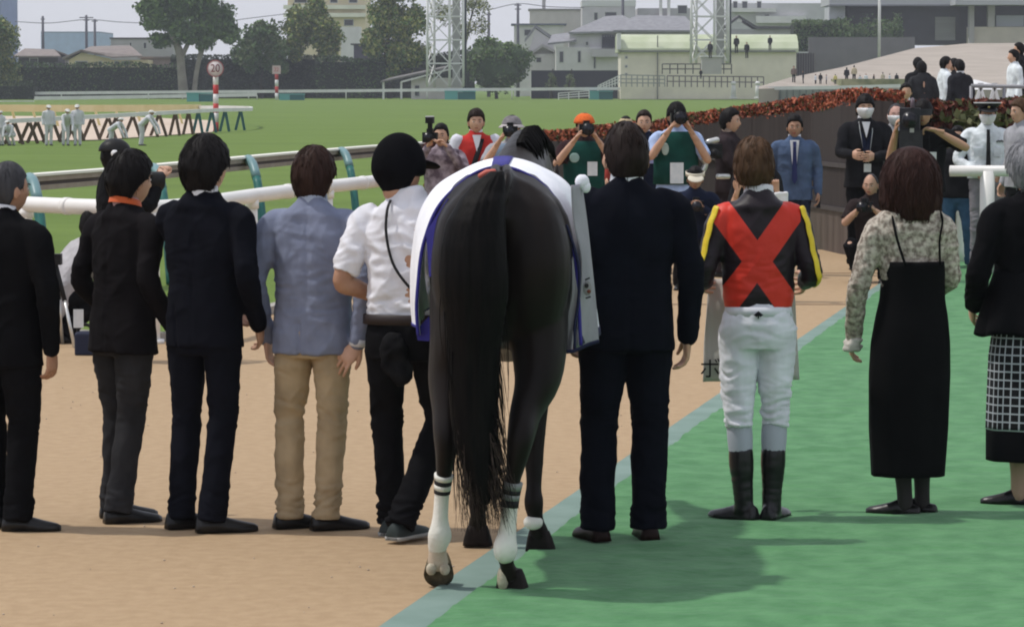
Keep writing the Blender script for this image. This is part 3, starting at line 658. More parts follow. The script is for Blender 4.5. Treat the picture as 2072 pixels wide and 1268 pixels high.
def loft_obj(name, rows, mat, root, S, n=40, e=.9, fn=None, cap=True, solid=0):
    mb = MB(); rs = []
    for z, cx, cy, rx, ry in rows:
        q = []
        for k in range(n):
            t = 2*math.pi*k/n; c_, s_ = math.cos(t), math.sin(t)
            q.append(S(cx + rx*math.copysign(abs(c_)**e, c_), cy + ry*math.copysign(abs(s_)**e, s_), z) + (fn(t, z) if fn else Vector()))
        rs.append(q)
    mb.rings(rs, cap=cap); o = mb.build(name, mat, root)
    if solid: o.modifiers.new('s','SOLIDIFY').thickness = solid
    return o
def lerp_rows(K, n):
    out = []; K = sorted(K)
    for i in range(n+1):
        z = K[0][0] + (K[-1][0]-K[0][0])*i/n
        for a, b in zip(K, K[1:]):
            if a[0] <= z <= b[0]+1e-9: t = (z-a[0])/(b[0]-a[0]); out.append((z,)+tuple(p+(q-p)*t for p, q in zip(a[1:], b[1:]))); break
    return out
K = [(-.715,-.004,0,.172,.13),(-.5,-.003,0,.186,.145),(-.25,0,0,.190,.150),(-.1,.003,0,.184,.148),(.02,.008,0,.168,.135),(.10,.010,0,.152,.124),(.18,.012,0,.148,.124),(.24,.014,0,.146,.130),(.28,.014,0,.142,.132)]
dfn = lambda t, z: Vector((.004*math.sin(t*7+z*2)*ss(.1,-.7,z)*s, .007*math.sin(t*9+z*1.5)*ss(.2,-.6,z)*s, (-.0 + (.075*ss(.55,.75,math.cos(t)) if False else 0))))
loft_obj('pinafore_dress', lerp_rows(K, 40), fabric('dress_black', (.0045,.0045,.0050)), root, S, 72, .92, dfn)
for x0, x1 in ((-.105,-.045),(.125,.115)):
    mb = MB(); P = [S(x0-.01,.05,.49), S(x0,-.03,.510), S(x0+.008,-.085,.470), S((x0+x1)/2-.006,-.122,.38), S(x1,-.135,.265)]
    mb.tube([Vector(a) for a in crom(P,5)], [(.011*s,.0045*s)]*21, 8, up=Vector((1,0,0))); mb.build('dress_strap', MATS['dress_black'], root)
# bob hair
def bob(root, hx, s, mat, w=.148, seed=3, zlow=-.19, ztop=.150):
    mb = MB(); rs = []; n = 96
    for i in range(30):
        u = i/29
        z = zlow + (ztop-zlow)*math.sin(u*math.pi/2)**1.0
        v = (z-zlow)/(ztop-zlow); r = w*(1-max(0,(v-.45)/.55)**2.3)**.5 if v < .999 else .004
        r *= 1-.16*ss(.25,0,v)
        q = []
        for k in range(n):
            t = 2*math.pi*k/n; rr = r*(1+.018*N3(math.cos(t)*2+seed, math.sin(t)*2, z*5)+.010*N3(t*9, z*2, seed)+.005*N3(t*30, z*3, seed))
            y = rr*math.sin(t)*.93; y = y if y < 0 else y*.70
            q.append(hx @ (Vector((rr*math.cos(t), y-.012, z))*s))
        rs.append(q)
    mb.rings(rs); rnd = random.Random(seed)
    for _ in range(420):
        i = rnd.randint(1, 24); k = rnd.randint(0, n-1); pts = []
        for j in range(4):
            ii = max(0, i-j*2); p = Vector(rs[ii][(k+rnd.randint(-1,1)) % n]); c0 = Vector((hx.translation.x, hx.translation.y, p.z)); p = p + (p-c0)*.006*j; 
            if ii == 0: p.z -= .004*j
            pts.append(p)
        mb.tube(pts, [.002,.0022,.0016,.0004], 5)
    return mb.build('hair', mat, root)
bob(root, hx, s, HRED, .146)
for sd in 'LR':
    an, kn = A9['an'+sd], A9['kn'+sd]; mb = MB(); limb(mb, [kn+Vector((0,0,-.05)), kn.lerp(an,.4), kn.lerp(an,.8), an+Vector((0,0,-.03))*s], [.050*s,.052*s,.037*s,.036*s], 16); mb.build('stocking', M('stocking_sheer', (.022,.018,.018), rough=.7), root)
    mb = MB(); shoe_mesh(mb, (an.x,an.y,0), R({'L':-72,'R':-66}[sd]), s*.93, high=.058, W=.043); mb.build('shoe', SHOE, root)
mb = MB(); w_ = A9['wrL']
me = MB(); [me.ball(w_+Vector((.012*math.sin(k*2), .012*math.cos(k*3), -.01-.011*k))*s, (.034*s+.0015*k,.032*s,.016*s), 14, 8) for k in range(6)]
mesh_obj('sleeve_frill', vox(me, .007, 1, lambda p, n: .008*N3(p[0]*40, p[1]*40, p[2]*25)), M('frill_cream', (.48,.45,.40), (.58,.55,.50), sc=30, rough=.85), root)
# 10 woman at the right edge
l, H = fg(2085, 1024, 282); l.z = .012
A10 = person('grey haired woman in black cardigan and checked skirt at the right edge', l, H, 12, top='cardigan', tmat=fabric('cardigan_black', (.0045,.0045,.0055)), bmat=None, hair=HGREY, haircfg=dict(t=.034, top=.036, nape=-.62, tufts=700), shoe=None, hem=.86, hemw=1.18, sh=.175, skin=SKIN,
  elL=(-.275,-.02,1.08), wrL=(-.24,.14,.93), anL=(-.06,.0,.07), anR=(.08,.05,.07), knL=(-.06,.02,.45), knR=(.07,.03,.45), hs=1.0, head=(-.01,.04,.208), topzones=[(.95,.15,.010)], tamp=.006)
s = A10['s']; S = A10['S']; root = A10['root']
loft_obj('cardigan_flare', lerp_rows([(-.10,-.005,0,.262,.17),(-.06,-.005,0,.255,.165),(.06,-.003,0,.225,.145),(.2,0,0,.185,.12)], 14), MATS['cardigan_black'], root, S, 60, .92, lambda t, z: Vector((.012*math.sin(t*8)*ss(.2,-.1,z), .012*math.cos(t*9)*ss(.2,-.1,z), .010*math.sin(t*5+1)*ss(0,-.1,z))))
def check_mat():
    m = M('check_skirt', (.006,.006,.008), rough=.85); n = m.node_tree; b = n.nodes['Principled BSDF']; L = n.links
    tc = n.nodes.new('ShaderNodeTexCoord'); sp = n.nodes.new('ShaderNodeSeparateXYZ'); L.new(tc.outputs['UV'], sp.inputs[0])
    outs = []
    for i in (0, 1):
        a = n.nodes.new('ShaderNodeMath'); a.operation = 'FRACT'; L.new(sp.outputs[i], a.inputs[0])
        q = n.nodes.new('ShaderNodeMath'); q.operation = 'LESS_THAN'; q.inputs[1].default_value = .17; L.new(a.outputs[0], q.inputs[0]); outs.append(q.outputs[0])
    mm = n.nodes.new('ShaderNodeMath'); mm.operation = 'MAXIMUM'; L.new(outs[0], mm.inputs[0]); L.new(outs[1], mm.inputs[1])
    mx = n.nodes.new('ShaderNodeMix'); mx.data_type = 'RGBA'; mx.inputs[6].default_value = (.006,.006,.008,1); mx.inputs[7].default_value = (.42,.44,.48,1)
    L.new(mm.outputs[0], mx.inputs[0]); L.new(mx.outputs[2], b.inputs['Base Color']); return m
sk = loft_obj('checked_skirt', lerp_rows([(-.545,-.01,0,.205,.155),(-.2,-.005,0,.200,.15),(.06,0,0,.172,.12)], 30), check_mat(), root, S, 72, .92, lambda t, z: Vector((0,.010*math.sin(t*7+z)*ss(.1,-.5,z),0)))
uv = sk.data.uv_layers.new(name='UVMap')
for p in sk.data.polygons:
    ks = []
    for li, vi in zip(p.loop_indices, p.vertices): ks.append((li, (vi % 72), vi//72))
    mxk = max(k for _, k, _ in ks)
    for li, k, r_ in ks:
        if mxk == 71 and k == 0 and len(ks) == 4: k = 72
        uv.data[li].uv = (k/72*30, r_/30*15.5)
loft_obj('skirt_hem', lerp_rows([(-.69,-.012,0,.200,.155),(-.54,-.01,0,.203,.153)], 8), MATS['cardigan_black'], root, S, 72, .92, lambda t, z: Vector((0,.010*math.sin(t*7+z),0)))
for sd in 'LR':
    an, kn = A10['an'+sd], A10['kn'+sd]; mb = MB(); limb(mb, [kn+Vector((0,0,-.05)), kn.lerp(an,.4), kn.lerp(an,.8), an+Vector((0,0,-.03))*s], [.050*s,.052*s,.037*s,.036*s], 16); mb.build('stocking', M('stocking_beige', (.36,.23,.16), rough=.6), root)
    mb = MB(); shoe_mesh(mb, (an.x,an.y,0), R({'L':-75,'R':-66}[sd]), s*.9, high=.050, W=.042); mb.build('shoe', SHOE, root)
# ================================================================ horse
HO = at(1008, 1200, 12.95); HO.z = .008
hroot = empty('horse', 'dark brown racehorse seen from behind with white banded hind legs', 'horse', HO, 0)
def hp(px, py, Y): p = at(px, py, Y); return p - HO
def sec(y, cx, zc, rx, rz, n=28, e=.92):
    return [Vector((cx + rx*math.copysign(abs(math.cos(t))**e, math.cos(t)), y, zc + rz*math.copysign(abs(math.sin(t))**e, math.sin(t)))) for t in (2*math.pi*k/n for k in range(n))]
mb = MB()
mb.rings([sec(-.125,.012,1.26,.10,.17), sec(-.09,.012,1.26,.17,.25), sec(-.02,.012,1.255,.235,.315), sec(.08,.012,1.25,.275,.345), sec(.22,.012,1.245,.285,.36), sec(.45,.02,1.22,.265,.355), sec(.75,.03,1.17,.285,.37), sec(1.0,.045,1.18,.27,.38), sec(1.25,.06,1.22,.23,.37), sec(1.42,.07,1.25,.18,.29), sec(1.5,.07,1.27,.12,.2)])
for k in (-1,1):   # buttocks
    mb.ball((.012+k*.115, .02, 1.22), (.155,.17,.30), 20, 14)
UPY = Vector((0,1,0))
LL = [(-.135,.10,1.12),(-.155,.06,.95),(-.185,.03,.80),(-.195,-.03,.68),(-.196,-.09,.585),(-.200,-.085,.50),(-.212,-.06,.38),(-.220,-.045,.27),(-.222,-.04,.205),(-.232,-.02,.155),(-.230,.0,.115)]
LRr = [(.130,.17),(.112,.16),(.085,.115),(.058,.085),(.050,.068),(.036,.048),(.024,.032),(.025,.032),(.040,.045),(.031,.033),(.036,.038)]
RL = [(.145,.10,1.12),(.155,.06,.95),(.150,-.02,.80),(.105,-.10,.68),(.085,-.175,.59),(.070,-.185,.50),(.048,-.175,.37),(.036,-.175,.24),(.028,-.185,.175),(.032,-.165,.115),(.045,-.14,.07)]
RRr = [(.130,.17),(.112,.16),(.090,.115),(.062,.085),(.052,.068),(.038,.048),(.027,.034),(.028,.034),(.041,.045),(.031,.033),(.038,.04)]
for P, Q in ((LL, LRr), (RL, RRr)): limb(mb, P, Q, 18, 4, UPY)
for P in ([(-.10,1.25,1.1),(-.115,1.22,.95),(-.105,1.18,.72),(-.095,1.15,.56),(-.09,1.13,.44),(-.088,1.12,.28),(-.088,1.11,.21),(-.088,1.15,.14),(-.09,1.17,.08)],
          [(.16,1.18,1.1),(.165,1.12,.95),(.160,1.06,.72),(.150,1.02,.56),(.145,1.0,.44),(.142,.97,.28),(.142,.95,.21),(.150,.97,.14),(.165,.99,.08)]):
    limb(mb, P, [(.12,.15),(.085,.11),(.058,.07),(.050,.052),(.044,.046),(.032,.034),(.042,.044),(.033,.034),(.042,.042)], 16, 4, UPY)
limb(mb, [(.06,1.30,1.34),(.09,1.65,1.49),(.13,1.95,1.55),(.17,2.15,1.44)], [(.17,.27),(.115,.22),(.09,.17),(.08,.13)], 18, 4)
limb(mb, [(.16,2.10,1.42),(.20,2.28,1.32),(.25,2.48,1.12),(.28,2.60,1.00)], [(.085,.10),(.09,.11),(.06,.075),(.05,.055)], 16, 4)
limb(mb, [(.012,.05,1.59),(.012,-.08,1.56),(.0,-.15,1.47),(-.01,-.165,1.36)], [.045,.045,.040,.03], 12, 4)
def hfn(p, n):
    x, y, z = p; o = .004*N3(x*5, y*5, z*5) + .002*N3(x*14, y*14, z*9)
    if y < .12 and z > .95: o -= .030*math.exp(-((x-.012)/.022)**2)*ss(1.0,1.15,z)*ss(.12,0,y)
    if y < .35 and z > 1.5: o -= .012*math.exp(-((x-.012)/.03)**2)
    o += .006*math.exp(-((abs(x-.012)-.20)/.05)**2)*ss(1.0,1.3,z)*N3(x*8, y*8, z*3)
    return o
me = vox(mb, .012, 4, hfn)
HCOAT = M('horse_coat', (.0055,.0038,.0034), (.011,.0070,.0055), sc=3.5, rough=.42, spec=.12, sheen=.05, bump=.15, bsc=40, bdist=.004, stretch=(1,1,.5))
mesh_obj('body', me, HCOAT, hroot)
# white markings / leg wraps on the hind legs, and hooves
WRAP = M('leg_white', (.62,.61,.54), (.74,.73,.66), sc=9, rough=.85, bump=.4, bsc=40); BAND = M('wrap_black', (.012,.012,.014), rough=.8); HOOF = M('hoof_horn', (.045,.042,.028), (.13,.11,.07), sc=22, rough=.7, spec=.08); HOOFD = M('hoof_dark', (.010,.008,.008), (.024,.019,.018), sc=14, rough=.6, spec=.08)
for P, Q, sd in ((LL, LRr, 'L'), (RL, RRr, 'R')):
    Pm = [Vector(a) for a in crom([tuple(p)+tuple(r) for p, r in zip(P, Q)], 4) for a in [a[:3]]]; Rm = [a[3:] for a in crom([tuple(p)+tuple(r) for p, r in zip(P, Q)], 4)]
    def span(z1, z0, g, n=20):
        pts, rr = [], []
        for p, r in zip(Pm, Rm):
            if z0 <= p.z <= z1: pts.append(p); rr.append((r[0]+g, r[1]+g))
        return pts, rr
    p, r = span(.405, .155 if sd == 'L' else .155, .005); mb = MB(); mb.tube(p, r, 18, up=UPY, round_ends=True); mb.build('leg_marking', WRAP, hroot)
    def at_z(z):
        for a, b, ra, rb in zip(Pm, Pm[1:], Rm, Rm[1:]):
            if b.z <= z <= a.z: t = (a.z-z)/(a.z-b.z); return a.lerp(b, t), (ra[0]+(rb[0]-ra[0])*t, ra[1]+(rb[1]-ra[1])*t)
    for zt in ((.425,.395) if sd == 'L' else (.415,.345)):
        pass
    zs = ((.432,.414,1),(.414,.396,0),(.396,.378,1),(.378,.362,0)) if sd == 'L' else ((.425,.400,0),(.400,.383,1),(.383,.362,0),(.362,.335,1))
    for za, zb, kind in ((.440,.422,0),(.422,.404,1),(.404,.384,0),(.384,.368,1)) if sd == 'L' else ((.425,.398,0),(.398,.380,1),(.380,.358,0),(.358,.330,1)):
        (pa, ra), (pb, rb) = at_z(za), at_z(zb); mb = MB(); mb.tube([pa, pb], [(ra[0]+.008, ra[1]+.008), (rb[0]+.008, rb[1]+.008)], 18, up=UPY); mb.build('leg_band', BAND if kind else (WRAP if sd == 'L' else M('wrap_grey', (.22,.23,.22), rough=.8)), hroot)
def hoof(c, d, tilt, mat, sc=1.0, name='hoof'):
    mb = MB(); rot = Matrix.Rotation(d, 3, 'Z') @ Matrix.Rotation(tilt, 3, 'X'); rs = []
    for z, rx, ry, oy in ((.085,.042,.045,-.012),(.06,.050,.055,-.004),(.02,.060,.066,.008),(.0,.063,.070,.012),(.0,.050,.055,.012),(.008,.03,.03,.01)):
        rs.append([Vector(c) + rot @ (Vector((rx*math.cos(t), oy + ry*(math.sin(t) if math.sin(t) > -.55 else -.55-.15*abs(math.cos(t))), z))*sc) for t in (2*math.pi*k/24 for k in range(24))])
    mb.rings(rs); return mb.build(name, mat, hroot)
hoof((-.228,.030,.052), 0, R(-58), HOOF, .92)
mb = MB(); limb(mb, [(-.226,-.032,.185),(-.231,-.018,.140),(-.230,-.010,.098)], [(.034,.036),(.034,.036),(.040,.038)], 16, 4, UPY); mb.build('pastern', M('pastern_tan', (.40,.32,.23), (.52,.44,.34), sc=12, rough=.8), hroot)
for k in (-1,1): mb = MB(); mb.ball((-.229+k*.026,-.048,.075), (.020,.014,.024), 12, 8); mb.build('heel_bulb', M('heel_pale', (.50,.45,.34), (.30,.26,.19), sc=30, rough=.8), hroot)
mb = MB(); mb.ball((.018,-.150,.055), (.022,.026,.05), 12, 8); mb.build('heel_bulb', MATS['heel_pale'], hroot)
hoof((.052,-.12,.0), R(-12), 0, HOOFD, 1.02)
hoof((-.09,1.17,.0), 0, 0, HOOFD); hoof((.168,1.0,.0), R(-15), 0, HOOFD)
mb = MB(); mb.ball((.140,.955,.125), (.042,.038,.032)); me = vox(mb, .008, 1); mesh_obj('pastern_marking', me, WRAP, hroot)
# tail
TAILM = M('tail_hair', (.003,.0028,.003), (.007,.006,.0058), sc=60, rough=.55, spec=.06, bump=.6, bsc=90, stretch=(1,1,.06), bdist=.004)
prof = [(347,992,1020,-.15),(365,966,1022,-.175),(400,932,1022,-.20),(450,902,1023,-.225),(500,891,1025,-.25),(560,888,1029,-.26),(600,891,1029,-.255),(640,898,1022,-.24),(700,904,1014,-.225),(740,906,1011,-.22),(800,908,1009,-.215),(850,912,1006,-.21),(900,920,1003,-.21),(950,936,1000,-.21),(985,954,996,-.21),(1020,972,990,-.21)]
mb = MB(); rs = []; n_ = 64
def prof_at(py):
    for a, b in zip(prof, prof[1:]):
        if a[0] <= py <= b[0]: t = (py-a[0])/(b[0]-a[0]); return [a[i]+(b[i]-a[i])*t for i in (1,2,3)]
    return prof[-1][1:]
for i in range(64):
    py = 347 + (1018-347)*i/63; x0, x1, y = prof_at(py); Yd = HO.y + y
    a, b = hp(x0, py, Yd), hp(x1, py, Yd); c = (a+b)/2; rx = (b.x-a.x)/2; ry = min(.10, rx*.75+.02)*(.6 if py < 400 else 1)
    rs.append([Vector((c.x + rx*math.cos(t)*(1+.03*N3(t*6,py*.004,2)+.025*N3(t*20,py*.006,7)), c.y + ry*math.sin(t)*(1+.08*N3(t*5,py*.004,4)+.05*N3(t*18,py*.006,9)), c.z)) for t in (2*math.pi*k/n_ for k in range(n_))])
mb.rings(rs); rnd = random.Random(11)
def strand(px0, py0, px1, py1, yo, r_=.0022, bend=0):
    P = []
    for k in range(7):
        t = k/6; px = px0+(px1-px0)*t + bend*math.sin(t*math.pi); py = py0+(py1-py0)*t; P.append(hp(px, py, HO.y+yo+.02*math.sin(t*3)))
    mb.tube(P, [r_*(1-.75*k/6) for k in range(7)], 5)
for _ in range(430):
    py0 = rnd.uniform(600, 900); x0, x1, y = prof_at(py0); t = rnd.random(); px0 = x0+(x1-x0)*t; L = rnd.uniform(90, 210); py1 = min(py0+L, 1075)
    xe0, xe1, _y = prof_at(min(py1, 985)); px1 = xe0+(xe1-xe0)*t + rnd.uniform(-14, 14) + (rnd.uniform(0,30) if t > .6 else 0)
    if py1 > 985: px1 += (t-.5)*55
    strand(px0, py0, px1, py1, y-.02+rnd.uniform(-.05,.06), rnd.uniform(.0012,.0026), rnd.uniform(-6,6))
for _ in range(260):
    t = rnd.random(); strand(935+60*t+rnd.uniform(-8,8), 880+rnd.uniform(-30,60), 950+85*t+rnd.uniform(-14,14), rnd.uniform(1000,1085), -.2+rnd.uniform(-.05,.05), rnd.uniform(.0010,.0020), rnd.uniform(-10,10))
mb.build('tail', TAILM, hroot)
mb = MB()
for _ in range(240):
    t = rnd.random(); strand(930+65*t+rnd.uniform(-10,10), 850+rnd.uniform(-30,80), 945+95*t+rnd.uniform(-16,16), rnd.uniform(980,1085), -.22+rnd.uniform(-.06,.05), rnd.uniform(.0010,.0020), rnd.uniform(-12,12))
mb.build('tail_tip', M('tail_tip_brown', (.035,.024,.020), (.09,.065,.055), sc=30, rough=.6, spec=.1), hroot)
mb = MB(); rnd = random.Random(5)
for _ in range(160):
    t = rnd.random(); base = Vector((.07+.09*t, 1.42+.70*t, 1.66 + .06*math.sin(t*3) + .012*rnd.random())); k = rnd.uniform(.4,.7)
    mb.tube([base, base+Vector((.06,.0,.01))*k, base+Vector((.12,.02,-.07))*k, base+Vector((.14,.03,-.16))*k], [.006,.007,.005,.001], 5)
mb.build('mane', TAILM, hroot)
for k in (-1, 1):
    mb = MB(); mb.tube([(.17+k*.06,2.20,1.47),(.17+k*.075,2.21,1.51),(.17+k*.085,2.22,1.56)], [.03,.026,.004], 10); mb.build('ear', HCOAT, hroot)
# blanket
SEC0 = [(-.295,.96),(-.30,1.10),(-.287,1.30),(-.225,1.455),(-.115,1.56),(.005,1.605),(.125,1.567),(.215,1.475),(.283,1.31),(.305,1.10),(.315,.92)]
SEC1 = [(-.335,.96),(-.350,1.10),(-.338,1.33),(-.262,1.50),(-.135,1.585),(.02,1.628),(.165,1.595),(.290,1.50),(.350,1.33),(.385,1.12),(.405,.93)]
SEC2 = [(-.30,.98),(-.32,1.10),(-.30,1.33),(-.21,1.50),(-.08,1.57),(.045,1.60),(.17,1.57),(.285,1.50),(.335,1.33),(.355,1.12),(.365,.94)]
def bsec(y):
    y = min(max(y, .10), 1.25)
    keys = [(.10,SEC0),(.28,[((a[0]*.45+b[0]*.55),(a[1]*.45+b[1]*.55)) for a,b in zip(SEC0,SEC1)]),(.62,SEC1),(1.25,SEC2)]
    for (ya, A_), (yb, B_) in zip(keys, keys[1:]):
        if ya <= y <= yb+1e-6: t = (y-ya)/(yb-ya); return [(a[0]+(b[0]-a[0])*t, a[1]+(b[1]-a[1])*t) for a, b in zip(A_, B_)]
broot = empty('horse_blanket', 'white blanket with purple edging draped over the horse', 'blanket', HO)
def bgrid(y0, y1, u0, u1, ny, off=0, wr=1):
    vs, fs = [], []; cols = None
    for i in range(ny+1):
        y = y0+(y1-y0)*i/ny; c = crom([(x, 0, z) for x, z in bsec(y)], 8); nC = len(c)-1
        a, b = int(u0*nC), int(round(u1*nC)); row = c[a:b+1]; cols = len(row)
        for k, p in enumerate(row):
            pv = Vector((p[0], 0, p[2])); t0 = Vector(c[max(a+k-1,0)]); t1 = Vector(c[min(a+k+1,nC)]); tt = (t1-t0).normalized(); nr = Vector((-tt.z,0,tt.x))
            side = ss(1.35, 1.0, p[2])
            d = off + wr*(.010*side*math.sin(y*13+p[0]*3+1) + .006*N3(p[0]*6, y*6, p[2]*6))
            pv = pv + nr*d; vs.append((pv.x, y + (-.05*ss(1.3,1.0,p[2]) if y < .2 else 0) + (.02*(1-ss(1.2,1.5,p[2]))), pv.z))
    for i in range(ny):
        for k in range(cols-1): a = i*cols+k; fs.append((a, a+1, a+cols+1, a+cols))
    m_ = MB(); m_.add(vs, fs); return m_
BW = M('blanket_white', (.78,.79,.84), (.84,.85,.88), sc=5, rough=.85, bump=.5, bsc=16, bdist=.01); PUR = M('blanket_purple', (.018,.016,.16), (.03,.025,.22), sc=9, rough=.7); PIP = M('blanket_navy', (.010,.012,.045), rough=.7)
o = bgrid(.10, 1.25, 0, 1, 30).build('cloth', BW, broot); o.modifiers.new('s','SOLIDIFY').thickness = .008
o = bgrid(.085, .112, 0, 1, 2, .006).build('edge_binding', PUR, broot); o.modifiers.new('s','SOLIDIFY').thickness = .012
o = bgrid(.11, 1.24, .478, .522, 26, .0055).build('spine_stripe', PUR, broot); o.modifiers.new('s','SOLIDIFY').thickness = .003
for u0, u1 in ((0,.015),(.985,1)):
    o = bgrid(.10, 1.25, u0, u1, 26, .004).build('bottom_binding', PIP if u0 else PUR, broot); o.modifiers.new('s','SOLIDIFY').thickness = .012
# purple rear panel under the left edge, and the outer flap with piping and badge on the right
mb = MB(); P = [hp(862,470,13.02), hp(905,402,13.0), hp(925,400,13.0), hp(893,470,12.98), hp(880,560,12.97), hp(868,560,12.98)]
mb.prism(P, (0,.02,0)); mb.build('purple_fold', PUR, broot)
mb = MB(); P = [hp(842,668,13.05), hp(868,640,13.03), hp(873,668,13.03), hp(868,690,13.03), hp(845,688,13.05)]; mb.prism(P, (0,.02,0)); mb.build('corner_patch', PUR, broot)
FL = M('flap_shaded_white', (.27,.262,.285), (.33,.32,.345), sc=5, rough=.85, bump=.5, bsc=10, bdist=.02)  # white blanket cloth on the shaded side, its shade put into the grey
def flap(PL, PR, Ya, Yb, name, mat, nx=14, nz=20, amp=.01):
    vs, fs = [], []
    cl = crom([(a, b, 0) for a, b in PL], 6); cr = crom([(a, b, 0) for a, b in PR], 6); nz = len(cl)-1
    for i in range(nz+1):
        for j in range(nx+1):
            t = j/nx; px = cl[i][0]+(cr[i][0]-cl[i][0])*t; py = cl[i][1]+(cr[i][1]-cl[i][1])*t
            p = hp(px, py, Ya+(Yb-Ya)*t); p.y += amp*math.sin(t*7+i*.15); vs.append(p)
    for i in range(nz):
        for j in range(nx): a = i*(nx+1)+j; fs.append((a, a+1, a+nx+2, a+nx+1))
    m_ = MB(); m_.add(vs, fs); o = m_.build(name, mat, broot); o.modifiers.new('s','SOLIDIFY').thickness = .006; return o
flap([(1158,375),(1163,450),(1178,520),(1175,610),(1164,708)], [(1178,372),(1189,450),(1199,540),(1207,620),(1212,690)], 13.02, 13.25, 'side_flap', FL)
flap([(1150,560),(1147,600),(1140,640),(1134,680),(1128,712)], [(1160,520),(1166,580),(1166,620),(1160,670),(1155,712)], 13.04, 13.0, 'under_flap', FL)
mb = MB(); q = [hp(a, b, 13.0) for a, b in ((1146,455),(1163,505),(1172,550),(1170,610),(1163,660),(1163,706))]; mb.tube([Vector(a) for a in crom(q,6)], .006, 8); mb.build('piping', PIP, broot)
mb = MB(); q = [hp(a, b, 12.99) for a, b in ((1128,712),(1160,710),(1190,697),(1212,690))]; mb.tube([Vector(a) for a in crom(q,6)], .007, 8); mb.build('piping', PIP, broot)
mb = MB(); c = hp(1189,583,13.04)
mb.ball(c, (.016,.006,.030), 16, 8); mb.ball(c+Vector((-.004,-.006,.010)), (.008,.004,.010), 10, 6, 1); mb.ball(c+Vector((.005,-.006,-.012)), (.008,.004,.008), 10, 6, 2); mb.bar(c+Vector((-.010,-.005,.032)), c+Vector((.008,-.005,.040)), .005, .006, 1); mb.bar(c+Vector((-.008,-.005,-.038)), c+Vector((.012,-.005,-.032)), .005, .006, 1)
mb.build('badge', [M('badge_grey', (.25,.25,.25)), M('badge_black', (.02,.02,.02)), M('badge_rust', (.16,.05,.03))], broot)
mb = MB(); mb.ball(hp(1178,368,13.2), (.028,.02,.03), 12, 8); mb.ball(hp(1185,378,13.2), (.02,.015,.025), 12, 8); mb.build('tie_knot', BW, broot)
mb = MB(); q = [hp(a, b, 12.86) for a, b in ((972,356),(985,349),(1000,346))]; mb.tube(q, [.010,.012,.008], 8, round_ends=True); tag(mb.build('ribbon', M('ribbon_red', (.5,.12,.09), rough=.6)), 'small pinkish red ribbon on top of the horse tail', 'ribbon').location = HO
# ================================================================ fence and flowering hedge behind the photographers
FBR = M('fence_brown', (.028,.021,.020), (.040,.030,.028), sc=3, rough=.75, stretch=(6,6,.3), bump=.3, bsc=20)
FPAN = M('fence_panel', (.075,.055,.045), (.11,.085,.07), sc=2.5, rough=.6, stretch=(3,3,.3))
def polywall(pts, h0, h1): pass
WL = [(1045,46.0,1.12),(1130,45.0,1.18),(1300,43.6,1.30),(1450,42.2,1.47),(1640,40.2,1.63),(1700,38.6,1.72),(1760,37.6,1.75),(1830,37.2,1.70)]
wpts = [Vector((at(px,300,Y).x, Y, h)) for px, Y, h in WL]
root = empty('brown_fence', 'dark brown slatted fence curving away behind the photographers', 'fence', (wpts[3].x, wpts[3].y, 0)); inv = Vector((wpts[3].x, wpts[3].y, 0))
mb = MB(); rnd = random.Random(2)
for a, b in zip(wpts, wpts[1:]):
    L = (b-a).xy.length; n = max(2, int(L/.16))
    for k in range(n):
        p = a.lerp(b, k/n); q = a.lerp(b, (k+.995)/n); o_ = rnd.uniform(-.012,.012)
        nrm = Vector((q.y-p.y, p.x-q.x, 0)).normalized()*-1
        z = p.z - rnd.uniform(0,.02)
        mb.prism([(p.x-inv.x, p.y-inv.y+o_, .5), (q.x-inv.x, q.y-inv.y+o_, .5), (q.x-inv.x, q.y-inv.y+o_, z), (p.x-inv.x, p.y-inv.y+o_, z)], (0,.04,0), 0)
mb.build('slats', FBR, root)
mb = MB()
for a, b in zip(wpts, wpts[1:]):
    for z in (1.0, .5): mb.bar((a.x-inv.x, a.y-inv.y-.03, z), (b.x-inv.x, b.y-inv.y-.03, z), .05, .05)
mb.build('crossbar', M('fence_bar', (.06,.05,.05), rough=.5), root)
mb = MB()
for a, b in zip(wpts, wpts[1:]):
    L = (b-a).xy.length; n = max(2, int(L/.28))
    for k in range(n):
        p = a.lerp(b, k/n); q = a.lerp(b, (k+.97)/n)
        mb.prism([(p.x-inv.x, p.y-inv.y, 0), (q.x-inv.x, q.y-inv.y, 0), (q.x-inv.x, q.y-inv.y, .47), (p.x-inv.x, p.y-inv.y, .47)], (0,.03,0), 0)
mb.build('lower_panel', FPAN, root)
def leaves(mb, n, pos, size, rnd, mis=(0,), flat=.3):
    for _ in range(n):
        p = Vector(pos()); s = size*rnd.uniform(.6,1.4); d = Vector((rnd.gauss(0,1), rnd.gauss(0,1), rnd.gauss(0,1))).normalized(); u = d.cross(Vector((rnd.gauss(0,1), rnd.gauss(0,1), rnd.gauss(0,1)))).normalized(); v = d.cross(u)
        mb.add([p-u*s*.5, p-v*s*.32+u*s*.05, p+u*s*.55, p+v*s*.32+u*s*.05], [(0,1,2,3)], rnd.choice(mis), False)
def leafmat(name, c, c2, sc=.8): return M(name, c, c2, sc=sc, rough=.65, spec=.25, detail=4)
REDF = leafmat('flower_red', (.38,.095,.05), (.52,.18,.10), 5); LEAFR = leafmat('leaf_bronze', (.09,.028,.018), (.16,.045,.03), 4); LEAFG = leafmat('leaf_olive', (.045,.06,.02), (.10,.10,.035), 4)
